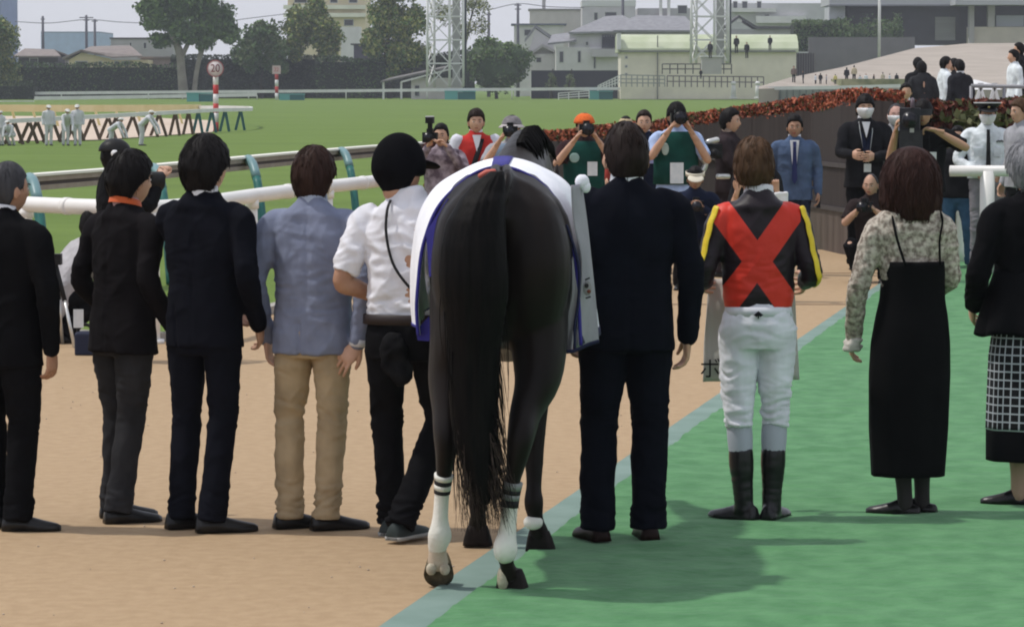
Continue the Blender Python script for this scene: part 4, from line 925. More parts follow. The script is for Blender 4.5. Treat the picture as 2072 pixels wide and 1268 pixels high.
def hedge_line(label, pts, wid, zlo, zhi, n, size, mats, mis, name='flower_hedge', cat='hedge', seed=1):
    rnd = random.Random(seed); inv = Vector((pts[0].x, pts[0].y, 0)); root = empty(name, label, cat, inv)
    mb = MB()
    for a, b in zip(pts, pts[1:]):
        mb.prism([(a.x-inv.x, a.y-inv.y, a.z+zlo), (b.x-inv.x, b.y-inv.y, b.z+zlo), (b.x-inv.x, b.y-inv.y, b.z+zhi-.10), (a.x-inv.x, a.y-inv.y, a.z+zhi-.10)], (0,wid,0), 0)
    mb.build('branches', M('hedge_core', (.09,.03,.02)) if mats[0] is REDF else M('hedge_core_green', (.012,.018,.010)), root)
    mb = MB(); segs = [(a, b, (b-a).length) for a, b in zip(pts, pts[1:])]; tot = sum(s[2] for s in segs)
    def pos():
        t = rnd.random()*tot
        for a, b, L in segs:
            if t <= L: break
            t -= L
        p = a.lerp(b, min(t/L, 1)); q = rnd.random(); r = .7+.6*N3(p.x*1.1, p.y*1.1, seed)
        if q < .5: return (p.x-inv.x, p.y-inv.y+rnd.uniform(-.08,wid), p.z+zhi-.08+rnd.uniform(-.06,.10)*r+ .06*N3(p.x*2.5, 3, 1))
        return (p.x-inv.x, p.y-inv.y-rnd.uniform(0,.14)*r, p.z+rnd.uniform(zlo,zhi))
    leaves(mb, n, pos, size, rnd, mis); mb.build('leaves', mats, root); return root
back = [p + Vector((.0,.12,0)) for p in wpts]
hedge_line('long low red flowering hedge showing above the brown fence', back, .9, -.05, .13, 13000, .055, [REDF, LEAFR, LEAFG], (0,0,0,1,1,2))
a, b, c = Vector((at(860,290,46.5).x,46.5,0)), Vector((at(960,290,46.2).x,46.2,0)), Vector((at(1050,290,46).x,46,0))
hedge_line('low red shrubs at the foot of the running rail behind the photographers', [a,b,c], .6, .05, 1.12, 2600, .085, [REDF, LEAFR, LEAFG], (0,1,1,2), seed=4)
d1, d2 = Vector((at(1822,250,38.6).x,38.6,0)), Vector((at(2300,250,38.4).x,38.4,0))
hedge_line('tall dark red leaved hedge with orange top behind the cameraman and the guard', [d1,d2], 1.2, 0, 1.72, 11000, .10, [REDF, LEAFR, LEAFG], (0,1,1,1,1,2), seed=6)
rnd = random.Random(9); root = empty('olive_shrub', 'olive green shrub growing in front of the red hedge left of the guard', 'shrub', (at(1975,300,38.2).x, 38.15, 0)); mb = MB()
leaves(mb, 1500, lambda: (rnd.gauss(0,.17), rnd.gauss(0,.15), rnd.uniform(.2,1.62)), .10, rnd, (0,)); mb.build('leaves', LEAFG, root)
mb = MB(); mb.tube([(0,0,0),(.02,0,.8),(0,0,1.3)], [.03,.02,.008], 8); mb.build('stem', M('bark', (.06,.045,.035)), root)
# ================================================================ far side of the course
YF = 415.0; SF = YF/FPX
def A(px, py, Y=YF): return at(px, py, Y)
MWHITE = M('metal_white', (.62,.62,.60), (.70,.70,.68), sc=1, rough=.5)
def far_rail(label, pts, thick, Y0=None, postgap=60, base=200, name='course_rail', mat=MWHITE, posts=True, dz=0):
    P = [A(px, py, Y) for px, py, Y in pts]; inv = Vector((P[0].x, P[0].y, 0)); root = empty(name, label, 'rail', inv)
    mb = MB(); q = [Vector(v) for v in crom([p-inv for p in P], 6)]
    for i in range(len(q)-1): mb.bar(q[i], q[i+1], .15, thick)
    mb.build('rail_board', mat, root)
    if posts:
        for i in range(0, len(q), postgap):
            mb = MB(); mb.tube([(q[i].x, q[i].y+.2, turf_z(q[i].y+inv.y)), (q[i].x, q[i].y+.1, q[i].z-thick*.3)], .07, 8); mb.build('post', mat, root)
    return root
far_rail('long white far rail running the full width of the racecourse', [(-700,192,400),(-80,190,400),(300,187,400),(700,184,400),(1036,181,400),(1500,178,400),(1835,175,400)], .34, postgap=3)
far_rail('upper white rail board left of the big forked tree trunk', [(70,199,390),(200,197.5,392),(520,192,396)], .40, postgap=3)
far_rail('short lower white rail at the far left below the hedge', [(-80,207,360),(68,206,360)], .25, postgap=3)
# green running-rail hurdles lying at the far rail
for (x0,x1,y0,y1,Y,lab) in ((378,436,190,211,360,'teal crate beside the red and white post at far rail'),(565,615,192,206,385,'small dark teal crate at far rail left of the white sloping shed'),(900,962,186,202,398,'long teal crate at foot of the near light tower'),(1192,1240,186,202,398,'teal crate at the far rail below the cream shed')):
    a, b = A(x0,y1,Y), A(x1,y0,Y); g_ = empty('storage_crate', lab, 'crate', (a.x, Y, a.z)); w_, h_ = b.x-a.x, b.z-a.z
    mb = MB(); mb.box((0,0,0),(w_*.42,1.5,h_), 0); mb.build('light_panel', M('teal_light', (.10,.34,.33), rough=.6), g_)
    mb = MB(); mb.box((w_*.43,.1,0),(w_,1.5,h_*.96), 0); mb.build('dark_panel', M('teal_deep', (.02,.13,.14), rough=.6), g_)
    mb = MB(); mb.box((-.05,-.06,h_),(w_+.05,1.55,h_+.12)); mb.build('lid', MATS['teal_light'], g_)
# inner rail loop with splayed legs
YEL = M('rail_yellow', (.62,.52,.24), (.70,.60,.32), sc=1, rough=.5); LEGB = M('rail_leg_brown', (.09,.06,.035), rough=.7); LEGT = M('rail_leg_teal', (.02,.10,.10), rough=.6)
P = [(-80,249,122),(0,246,125),(120,240,132),(250,233,140),(380,226,150),(440,223,158),(490,222,165),(508,221,172),(500,218.5,180),(450,217,186),(400,217,190)]
root = far_rail('curved white inner rail on splayed brown and teal legs around the sand', P, .16, posts=False); inv = root.location
Pw = [Vector(v) for v in crom([A(*p) for p in P[:8]], 8)]; tot = 0
for i in range(0, len(Pw)-1):
    pass
for px in list(range(-30, 500, 27)):
    p = min(Pw, key=lambda v: abs(v.x - at(px, 230, v.y).x)); k = (px % 54)/54; g0 = turf_z(p.y); dx = .35 if px < 330 else .22
    mb = MB(); mb.bar((p.x-inv.x, p.y-inv.y+.1, p.z-.1), (p.x-dx-inv.x, p.y-inv.y+.1, g0), .12, .12); mb.bar((p.x-inv.x+.06, p.y-inv.y, p.z-.1), (p.x+dx-inv.x, p.y-inv.y, g0), .12, .12)
    mb.build('leg', LEGT if px > 395 else LEGB, root)
root = far_rail('yellow padded rail on the far side of the sand strip at left', [(-80,218.5,170),(0,219,172),(150,219.5,176),(300,219,184),(405,218,190)], .36, mat=YEL, posts=False)
for px in range(-60, 390, 42):
    Y = 172+18*max(px,0)/400; p = A(px, 221, Y); mb = MB(); mb.bar((p.x-root.location.x, p.y-root.location.y, p.z), (p.x-root.location.x+.25, p.y-root.location.y, turf_z(Y)), .12, .12); mb.build('leg', YEL, root)
# distance posts
def distance_post(label, px, top, base, Y, dia, txt, w, sq=False):
    z0 = turf_z(Y); b = A(px, base, Y); root = empty('distance_post', label, 'sign', (b.x, Y, z0)); zt = A(px, top, Y).z - z0; s = Y/FPX
    RED = M('post_red', (.45,.04,.035), rough=.5); r = w*s/2; hh = zt-dia*s*.9; n = 6 if not sq else 4
    mb = MB()
    for k in range(n): mb.tube([(0,0,hh*k/n),(0,0,hh*(k+1)/n)], r, 14, (k+n) % 2)
    mb.build('striped_pole', [RED, MWHITE] if not sq else [MWHITE, RED], root)
    R_ = dia*s/2; c = Vector((0,-r-.02,zt-R_)); mb = MB()
    if sq:
        mb.box((-R_, -r-.08, zt-2*R_), (R_, -r, zt)); mb.build('plate', M('sign_pink', (.55,.42,.40), rough=.5), root)
    else:
        mb.tube([(0,-r-.06,c.z),(0,-r,c.z)], R_, 40, up=Vector((0,0,1))); mb.build('disc', M('sign_face', (.66,.60,.60), rough=.5), root)
        mb = MB(); q = [(R_*.96*math.cos(t), -r-.075, c.z+R_*.96*math.sin(t)) for t in (2*math.pi*k/40 for k in range(41))]; mb.tube(q, R_*.055, 6); mb.build('disc_rim', M('sign_rim', (.35,.10,.10), rough=.5), root)
    label_text(root, txt, R_*1.15, M('sign_ink', (.16,.02,.03), rough=.6) if not sq else RED, Matrix.Translation((0,-r-.09,c.z)) @ Matrix.Rotation(R(90),4,'X') @ Matrix.Diagonal((1.0,1.15,1,1)), 'numerals')
distance_post('red and white striped furlong post with round 20 sign', 437, 122, 251, 160, 34, '20', 11)
distance_post('small red and white post with square plate far away left of the light tower', 560, 133, 197, 395, 17, '22', 7, True)
# ================================================================ vegetation far away
BARK = M('bark_pale', (.20,.18,.15), (.30,.27,.23), sc=.8, rough=.9, bump=.5, bsc=5, bdist=.1); BARKD = M('bark_dark', (.035,.03,.025), rough=.9)
DG = leafmat('leaf_dark', (.055,.105,.032), (.11,.18,.055), .35); MG = leafmat('leaf_mid', (.095,.165,.040), (.16,.24,.065), .35); OG = leafmat('leaf_yellowish', (.22,.24,.065), (.32,.33,.11), .35); GG = leafmat('leaf_grey', (.10,.13,.060), (.17,.20,.09), .35)
def crown(root, blobs, n, size, mats, seed, wts=(0,)):
    rnd = random.Random(seed); mb = MB(); vol = [b[3]*b[4]*b[5] for b in blobs]; tot = sum(v**.75 for v in vol)
    for b, v in zip(blobs, vol):
        cx, cy, cz, rx, ry, rz = b
        subs = []
        for _ in range(22):                                                    # leaf clumps on the blob's shell
            d = Vector((rnd.gauss(0,1), rnd.gauss(0,1), rnd.gauss(0,1))).normalized()*rnd.uniform(.35,.85); subs.append((cx+d.x*rx, cy+d.y*ry, cz+d.z*rz, rnd.uniform(.36,.6)))
        k = int(n*v**.75/tot)
        def pos():
            sx, sy, sz, q = rnd.choice(subs); d = Vector((rnd.gauss(0,1), rnd.gauss(0,1), rnd.gauss(0,1))).normalized()*rnd.uniform(.3,1.05)*q
            return (sx+d.x*rx, sy+d.y*ry, sz+d.z*rz*.9)
        leaves(mb, k, pos, size, rnd, wts)
    return mb.build('crown', mats, root)
def tree(label, px, Y, base, blobs, trunks, n, size, mats, seed, wts=(0,), bark=BARKD, name='tree', cat='tree'):
    s = Y/FPX; b = A(px, base, Y); root = empty(name, label, cat, (b.x, Y, b.z))
    mb = MB()
    for P in trunks: mb.tube([Vector(v) for v in crom([((x-px)*s, yy*s, (base-y)*s) for x, y, yy, r in P], 4)], [a[0]*s for a in crom([(r,0,0) for *_, r in P], 4)], 10)
    if trunks: mb.build('trunk', bark, root)
    crown(root, [((x-px)*s, d*s, (base-y)*s, rx*s, ry*s, rz*s) for x, y, d, rx, ry, rz in blobs], n, size*s, mats, seed, wts); return root
tree('big round dark green tree with forked pale trunk left of centre', 375, 418, 200,
  [(330,30,0,45,40,38),(385,10,5,60,55,40),(440,40,0,45,45,38),(380,60,-10,55,40,28),(300,15,0,24,30,24),(462,70,5,26,25,22),(330,78,0,28,28,20),(410,82,5,30,28,22),(350,-20,0,50,50,35),(420,-25,0,45,50,35)],
  [[(372,200,0,11),(368,150,0,9),(362,100,0,8),(340,55,0,5),(322,20,0,2)],[(366,120,0,6),(385,80,2,4),(400,40,0,2)],[(392,200,4,6),(397,150,4,5),(408,105,3,5),(430,60,0,3),(445,30,0,1.5)],[(405,110,3,3),(398,70,0,2),(385,30,0,1.2)]],
  26000, 7.5, [DG, MG], 3, (0,0,0,1), BARK)
def bush(label, px, Y, base, blobs, n, size, mats, seed, wts=(0,), name='tree', cat='tree', trunks=None, solid=False):
  r_ = tree(label, px, Y, base, blobs, trunks or [[(px,base,0,4),(px-2,base-30,0,2.5),(px+3,base-60,0,1)]], n, size, mats, seed, wts, name=name, cat=cat)
  if solid:
    mb = MB(); s = Y/FPX
    for x, y, d, rx, ry, rz in blobs: mb.ball(((x-px)*s, d*s, (base-y)*s), (rx*s*.84, ry*s*.84, rz*s*.84), 24, 16)
    mesh_obj('branches', vox(mb, .35, 2, lambda p, n: .5*N3(p[0]*.5,p[1]*.5,p[2]*.5)), M('foliage_core', (.03,.055,.02), (.05,.08,.03), sc=2), r_)
  return r_
bush('dark tree with rounded top to the right of the forked tree', 530, 426, 200, [(535,75,0,38,40,36),(505,110,0,38,40,40),(560,115,0,34,40,36),(525,55,0,16,20,16)], 9000, 7.5, [DG, GG], 5, (0,0,1))
bush('yellowish green tree standing before the beige apartment block', 632, 428, 200, [(610,55,0,36,40,45),(655,70,0,38,40,42),(640,15,0,26,30,26),(600,95,0,28,30,26),(668,105,0,24,30,24)], 11000, 7.2, [OG, GG, MG], 6, (0,1,2), trunks=[[(655,200,0,5),(660,130,0,4),(650,80,0,3),(640,30,0,1)],[(659,140,0,2.5),(680,95,0,1)]])
bush('tall yellow green tree right of the beige apartment block', 790, 424, 200, [(785,40,0,48,45,45),(830,45,0,36,40,40),(760,90,0,28,30,40),(815,110,0,48,40,48),(800,-10,0,45,40,30),(770,145,0,26,30,30)], 14000, 7.2, [OG, MG, DG], 7, (0,0,1,2), trunks=[[(790,200,0,6),(780,130,0,5),(790,60,0,3),(800,10,0,1)]])
bush('sparse pale tree behind the near light tower', 935, 438, 200, [(960,15,0,34,30,34),(905,30,0,34,30,30),(975,55,0,20,20,20),(940,60,0,26,25,26)], 2200, 4.6, [GG, OG], 8, (0,1), trunks=[[(935,200,0,4),(938,120,0,3),(950,50,0,2),(965,0,0,1)],[(940,90,0,2),(915,40,0,1)],[(945,70,0,1.5),(975,50,0,.8)]])
bush('round clipped dark green tree right of the near light tower', 1005, 412, 200, [(1005,135,0,60,50,58),(980,110,0,34,40,32),(1035,115,0,36,40,34)], 16000, 6.5, [DG, MG, GG], 9, (0,0,1,2), solid=True)
bush('yellow green tree at the left edge above the dark house', 10, 405, 200, [(5,70,0,34,40,36),(15,115,0,30,30,40),(-30,90,0,40,40,50),(20,160,0,34,30,30)], 8000, 6.2, [OG, GG, DG], 10, (0,1,2))
def farhedge(label, x0, x1, top, base, Y, n, size, mats, seed, wts=(0,), dep=4):
    s = Y/FPX; a, b = A(x0, base, Y), A(x1, base, Y); H_ = (base-top)*s; L = b.x-a.x; rnd = random.Random(seed); root = empty('hedge', label, 'hedge', a)
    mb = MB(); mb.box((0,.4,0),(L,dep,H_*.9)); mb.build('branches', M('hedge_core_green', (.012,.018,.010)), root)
    mb = MB()
    def pos():
        x = rnd.uniform(0,L); k = N3(x*.25, seed, 1); return (x, rnd.uniform(-.1,.6)+.5*k, rnd.uniform(0, H_)+.35*k) if rnd.random() < .7 else (x, rnd.uniform(0,dep), H_*.92+rnd.uniform(-.1,.5)+.5*k)
    leaves(mb, n, pos, size*s, rnd, wts); mb.build('leaves', mats, root)
HDG = leafmat('hedge_leaf', (.020,.034,.016), (.042,.064,.028), .35)
farhedge('long dark clipped hedge along the far rail on the left', -700, 360, 130, 200, 420, 14000, 4.6, [HDG, DG], 11, (0,0,1))
farhedge('low dark hedge block at the far left edge', -60, 66, 172, 205, 398, 900, 4, [HDG], 12)
farhedge('dark hedge running behind the small square distance post', 345, 640, 112, 199, 432, 5200, 4.6, [HDG], 13)
farhedge('dark hedge between the square post and the white sloping shed', 640, 780, 118, 199, 422, 2600, 4.6, [HDG, DG], 14, (0,0,1))
farhedge('dark hedge behind the light tower and the white shed', 780, 960, 105, 199, 436, 3000, 4.6, [HDG], 15)
# ================================================================ buildings and structures far away
def wallmat(name, c, c2=None): return M(name, c, c2 or tuple(x*.88 for x in c), sc=.6, rough=.85)
ROOFG = M('roof_grey', (.20,.20,.215), (.27,.27,.285), sc=1.5, rough=.7, stretch=(1,1,3)); ROOFB = M('roof_brown', (.20,.17,.155), (.26,.22,.20), sc=1.2, rough=.8); ROOFD = M('roof_dark', (.07,.065,.07), (.10,.095,.10), sc=1.5, rough=.7)
DARK = M('window_glass_dark', (.03,.032,.04), rough=.15, spec=.6); FRAME = M('window_frame_pale', (.45,.45,.44), rough=.5)
def building(label, x0, x1, y0, base, Y, D, wall, roof=None, windows=(), name='building', cat='building', overhang=6, roofh=3, extra=None):
    s = Y/FPX; a = A(x0, base, Y); W = (x1-x0)*s; H_ = (base-y0)*s; root = empty(name, label, cat, a)
    mb = MB(); mb.box((0,0,0),(W,D,H_)); mb.build('wall', wall, root)
    if roof:
        mb = MB(); mb.box((-overhang*s,-overhang*s,H_),(W+overhang*s,D,H_+roofh*s)); mb.build('roof', roof, root)
    for wx0, wx1, wy0, wy1 in windows:
        u0, u1, v0, v1 = (wx0-x0)*s, (wx1-x0)*s, (base-wy1)*s, (base-wy0)*s; t = .10
        mb = MB(); mb.box((u0,-.07,v0),(u0+t,.0,v1)); mb.box((u1-t,-.07,v0),(u1,.0,v1)); mb.box((u0+t,-.07,v0),(u1-t,.0,v0+t)); mb.box((u0+t,-.07,v1-t),(u1-t,.0,v1)); f = mb.build('window', FRAME, root)
        mb = MB(); mb.box((u0+t,-.03,v0+t),(u1-t,-.01,v1-t)); mb.build('pane', DARK, f)
    return root, s, a
def gable(root, s, px, base, pts, D, mat, name='roof', t=.25, y0=-.6):
    """pts: roof outline seen from the front as a polyline of photo points, extruded backwards as a slab"""
    mb = MB()
    P = [((x-px)*s, (base-y)*s) for x, y in pts]
    for (xa, za), (xb, zb) in zip(P, P[1:]): mb.prism([(xa,y0,za),(xb,y0,zb),(xb,y0,zb+t),(xa,y0,za+t)], (0,D,0))
    return mb.build(name, mat, root)
def slope(root, s, px, base, quad, mat, name='roof', t=.2):
    """quad: four (x, y, depth) points"""
    mb = MB(); P = [Vector(((x-px)*s, d, (base-y)*s)) for x, y, d in quad]; mb.prism(P, (0,0,t)); return mb.build(name, mat, root)
CREAM = wallmat('wall_cream', (0.690,0.593,0.373)); BEIGE = wallmat('wall_beige', (0.718,0.621,0.428)); GREYW = wallmat('wall_grey', (0.414,0.400,0.400)); DKW = wallmat('wall_dark', (0.068,0.065,0.079)); PALE = wallmat('wall_pale', (0.690,0.676,0.662)); LILAC = wallmat('wall_lilac', (0.552,0.524,0.552))
HAZEBLUE = wallmat('wall_haze_blue', (0.359,0.469,0.635)); TAN = wallmat('wall_tan', (0.607,0.538,0.455))
# far block, with the haze put into its blue wall and roof colours
building('pale blue tall block far beyond the dark and cream houses', 84, 203, 68, 210, 900, 30, HAZEBLUE, M('roof_haze_bluegrey', (.22,.28,.37), rough=.8), overhang=0, roofh=3)
building('narrow blue tower cut by the left edge of the photo', -40, 4, -40, 210, 900, 30, wallmat('wall_deepblue', (0.168,0.231,0.378)))
# dark house left
r, s, a = building('dark grey house with brown roof behind the hedge at left', 38, 118, 116, 200, 445, 9, DKW, None, [(88,101,128,144),(60,78,118,155)])
slope(r, s, 38, 200, [(30,117,-1),(126,117,-1),(100,103,5),(40,101,5)], ROOFB); slope(r, s, 38, 200, [(40,101,5),(100,103,5),(126,117,11),(30,117,11)], ROOFB, t=.19)
# cream house
r, s, a = building('cream single storey house with pale brown tiled roofs', 140, 300, 122, 200, 440, 9, CREAM, None, [(153,178,124,143),(200,207,124,132),(232,240,124,132),(246,262,124,133)], name='house', cat='house')
gable(r, s, 140, 200, [(128,121),(166,105),(226,118)], 8, ROOFB); 
mb = MB(); mb.prism([(0,-.02,(200-122)*s),(26*s,-.02,(200-107)*s),(84*s,-.02,(200-119)*s),(84*s,-.02,(200-122)*s)], (0,.4,0)); mb.build('gable_end', CREAM, r)
slope(r, s, 140, 200, [(165,106,0),(226,118,-.8),(290,116,-.8),(255,94,5),(175,96,5)], ROOFB, t=.15)
building('low brown roofed annexe right of the cream house', 285, 360, 118, 200, 446, 8, wallmat('wall_russet', (0.331,0.262,0.235)), ROOFB)
building('grey flat roofed house with three small windows behind the forked tree', 225, 350, 80, 200, 470, 10, GREYW, ROOFD, [(262,268,86,98),(290,298,86,100),(322,331,86,102)], overhang=2)
building('pale low house at left of the cream house', 116, 142, 120, 200, 452, 6, PALE, ROOFB, [])
# apartment block
r, s, a = building('beige multi storey apartment block behind the trees', 583, 740, -60, 200, 520, 18, BEIGE, None, [(668,684,-6,8),(706,724,-6,8),(596,622,-4,8),(696,716,40,54),(668,684,-34,-20),(706,724,-34,-20)], name='apartment_building')
mb = MB()
for y in (14, -22, 30): mb.box((-.6,-.9,(200-y-6)*s),(157*s,-.15,(200-y+2)*s))
mb.build('balcony_band', wallmat('wall_band', (0.780,0.780,0.635)), r)
building('white lower wing of the apartment block partly hidden by trees', 690, 727, 55, 200, 500, 8, PALE, None, [(728,735,78,90)][:0], name='building_wing')
building('dark shuttered shed roof between the trees', 716, 762, 92, 200, 450, 6, wallmat('wall_plum', (0.105,0.095,0.137)), ROOFD)
# sloping white shed
r, s, a = building('white shed with long sloping roof at the foot of the light tower', 832, 935, 158, 201, 405, 6, wallmat('wall_shed', (0.580,0.552,0.524)), None, [(838,850,172,196)], name='shed', cat='shed')
slope(r, s, 832, 201, [(770,168,-.6),(905,140,-.6),(915,134,4),(790,160,4)], M('roof_slate', (.13,.125,.12), (.17,.16,.15), sc=1.5)); slope(r, s, 832, 201, [(812,168,-.7),(935,136,-.7),(935,136,-.4),(812,168,-.4)], MWHITE, 'fascia')
mb = MB()
for px in (776, 812): mb.bar(((px-832)*s,0,0), ((px-832)*s,0,(201-166)*s), .25, .25)
mb.build('post', MWHITE, r)
# light towers
def tower(label, px, w, top, base, Y, dep=3.0, panels=((0,50),)):
    s = Y/FPX; b = A(px, base, Y); root = empty('light_tower', label, 'tower', b); W = w*s; Ht = (base-top)*s; hs = W*.72; n = int(Ht/hs)+1; hs = Ht/n
    M_ = MWHITE; legs = [(-W/2,0),(W/2,0),(-W/2+W*.18,dep),(W/2+W*.18*0,dep)]
    mb = MB()
    for x, y in legs: mb.tube([(x,y,0),(x*.97,y,Ht)], .14, 8)
    mb.tube([(W*.12,-.05,0),(W*.12,-.05,Ht)], .15, 8)
    mb.build('leg', M_, root)
    mb = MB(); md = MB()
    for k in range(n):
        z0, z1 = k*hs, (k+1)*hs
        for (xa,ya),(xb,yb) in ((legs[0],legs[1]),(legs[1],legs[3]),(legs[3],legs[2]),(legs[2],legs[0])):
            mb.bar((xa,ya,z1),(xb,yb,z1), .16, .16)
            xm = W*.12 if ya == yb == 0 else (xa+xb)/2
            if ya == yb:
                for xs_, xe in ((-W/2, W*.12),(W*.12, W/2)): md.bar((xs_,ya,z0),(xe,ya,z1), .10, .10); md.bar((xe,ya,z0),(xs_,ya,z1), .10, .10)
            else: md.bar((xa,ya,z0),(xb,yb,z1), .10, .10); md.bar((xb,yb,z0),(xa,ya,z1), .10, .10)
    mb.build('crossbeam', M_, root); md.build('bracing', M_, root)
    mb = MB(); mb.bar((W*.3,dep*.5,0),(W*.3,dep*.5,Ht), .9, .08)
    for k in range(int(Ht/.6)): mb.bar((W*.18,dep*.5-.06,k*.6),(W*.42,dep*.5-.06,k*.6), .05, .05)
    mb.build('ladder', M('ladder_grey', (.38,.38,.37)), root)
    mb = MB(); mb.tube([(W/2+.25,dep*.4,0),(W/2+.25,dep*.4,Ht)], .13, 8); mb.build('cable_duct', M('duct_dark', (.03,.04,.045)), root)
    return root
tower('white lattice light tower rising beside the round clipped tree', 901, 73, -60, 176, 402)
t2 = tower('white lattice light tower standing before the green roofed shed', 1436, 76, -60, 128, 385)
# houses in the middle
r, s, a = building('pale flat topped house with chimney behind the grey houses', 1072, 1182, 22, 200, 560, 10, wallmat('wall_h1', (0.552,0.524,0.483)), M('roof_edge', (.25,.24,.23)), [], overhang=3)
mb = MB(); mb.box(((1097-1072)*s,1,(200-24)*s),((1104-1072)*s,3,(200+6)*s)); mb.build('chimney', GREYW, r)
r, s, a = building('lilac grey two storey house with white roof edge', 1178, 1285, 14, 200, 540, 12, LILAC, M('roof_white', (.62,.62,.62), rough=.6), [(1201,1210,26,43),(1223,1248,25,42)], overhang=1, roofh=12)
r, s, a = building('grey three storey building with corrugated front behind the far tower', 1290, 1400, 18, 200, 550, 12, wallmat('wall_h3', (0.469,0.455,0.469)), None, [(1370,1390,12,30)])
mb = MB(); mb.bar((40*s,-1,(200-40)*s),(70*s,-1,(200-40)*s), 1, .8); mb.bar((46*s,-.5,130*s),(46*s,-.5,220*s), .5, .5); mb.bar((62*s,-.5,130*s),(62*s,-.5,220*s), .5, .5); mb.build('pipework', PALE, r)
r, s, a = building('pale house with blue grey roof and antenna behind the clipped tree', 1040, 1140, 52, 200, 500, 9, wallmat('wall_h4', (0.621,0.607,0.580)), M('roof_blue', (.12,.13,.19)), [(1060,1075,60,74)], name='house', cat='house', overhang=6)
r, s, a = building('pale gable fronted house above the dark hedge', 1074, 1125, 110, 200, 460, 8, wallmat('wall_h5', (0.580,0.566,0.552)), None, [(1084,1096,116,128)], name='house', cat='house')
gable(r, s, 1074, 200, [(1062,86),(1084,58),(1122,84)], 6, ROOFG, t=.45, y0=.5); gable(r, s, 1074, 200, [(1066,118),(1098,96),(1130,112)], 6, M('roof_pale', (.36,.35,.34)), 'gable_roof', t=.4)
mb = MB(); mb.prism([(-6*s,.6,90*s),((1084-1074)*s,.6,140*s),(46*s,.6,114*s),(46*s,.6,90*s)], (0,5,0)); mb.build('gable_end', wallmat('wall_h5b', (0.524,0.511,0.511)), r)
r, s, a = building('white walled house with tall narrow windows in the middle', 1125, 1262, 96, 200, 450, 9, wallmat('wall_h6', (0.649,0.635,0.621)), None, [(1131,1141,104,128),(1168,1176,103,128),(1184,1191,84,94),(1216,1246,74,98),(1200,1206,112,140)], name='house', cat='house')
mb = MB(); mb.box(((1152-1125)*s,.3,104*s),((1262-1125)*s,8,132*s)); mb.build('upper_storey', wallmat('wall_h6b', (0.552,0.538,0.552)), r)
mb = MB(); mb.box(((1196-1125)*s,-1.2,84*s),((1252-1125)*s,-.05,100*s)); mb.build('balcony', wallmat('balcony', (0.497,0.483,0.483)), r)
mb = MB()
for k in range(6): mb.box(((1218+k*5-1125)*s,-.5,102*s),((1221+k*5-1125)*s,-.3,128*s))
mb.build('hanging_laundry', M('laundry_dark', (.03,.03,.05)), r)
slope(r, s, 1125, 200, [(1108,92,-.5),(1166,86,-.5),(1150,70,4),(1118,74,4)], ROOFG, t=.25); slope(r, s, 1125, 200, [(1150,70,-.5),(1320,66,-.5),(1262,34,6),(1228,36,6)], ROOFG, t=.25); slope(r, s, 1125, 200, [(1240,66,-1.5),(1330,66,-1.5),(1318,34,5),(1282,38,5)], ROOFG, t=.25)
r, s, a = building('grey hip roofed house behind the green roofed shed', 1262, 1402, 66, 200, 470, 9, GREYW, None, [], name='house', cat='house'); slope(r, s, 1262, 200, [(1250,66,-.5),(1410,66,-.5),(1390,36,6),(1290,34,6)], ROOFG, t=.25)
r, s, a = building('grey blocks of flats with pale balconies behind the second tower', 1478, 1700, 8, 200, 600, 14, wallmat('wall_h7', (0.511,0.511,0.511)), None, [(1482,1492,4,20),(1500,1512,4,20),(1530,1540,4,22),(1545,1556,30,44)])
mb = MB(); mb.box((0,-1.2,(200-26)*s),(90*s,-.1,(200-18)*s)); mb.box((50*s,-1.5,(200-48)*s),(150*s,-.1,(200-34)*s)); mb.build('balcony_band', PALE, r)
r, s, a = building('dark roofed house between the second tower and the clipped hedge', 1470, 1600, 60, 200, 480, 9, wallmat('wall_h8', (0.455,0.442,0.455)), None, [], name='house', cat='house'); gable(r, s, 1470, 200, [(1462,62),(1494,38),(1530,60),(1610,60)], 7, ROOFD, t=.4)
mb = MB(); mb.bar((20*s,-.2,160*s),(30*s,-.2,160*s), .6,.8); mb.build('skylight', PALE, r)
# curved roof maintenance shed
r, s, a = building('long cream shed with pale green curved metal roof', 1256, 1610, 106, 201, 398, 10, wallmat('wall_shed2', (0.773,0.718,0.593)), None, [(1264,1270,114,120),(1264,1270,132,138),(1264,1270,148,153)], name='shed', cat='shed')
PGR = M('roof_green', (.42,.47,.30), (.50,.54,.38), sc=.5, rough=.6, stretch=(1,1,.2)); mb = MB(); rs = []
for xx in (-6, 180, 358): rs.append([Vector((xx*s, y, z)) for y, z in [(-.4,94*s),(-.35,102*s),(.4,115*s),(1.6,126*s),(3,131*s),(7,132*s),(10.4,126*s),(10.4,94*s)]])
mb.rings(rs, smooth=False); mb.build('roof', PGR, r)
mb = MB(); mb.bar((74*s,-.15,0),(74*s,-.15,128*s), .12,.12); mb.build('downpipe', M('pipe_grey', (.18,.18,.17)), r); mb = MB(); mb.box((-.2,-.5,95*s),(352*s,-.42,98*s)); mb.build('gutter', MATS['pipe_grey'], r)
mb = MB(); mb.box((-8*s,-.7,100*s),(0,1,132*s)); mb.build('roof_end', MWHITE, r)
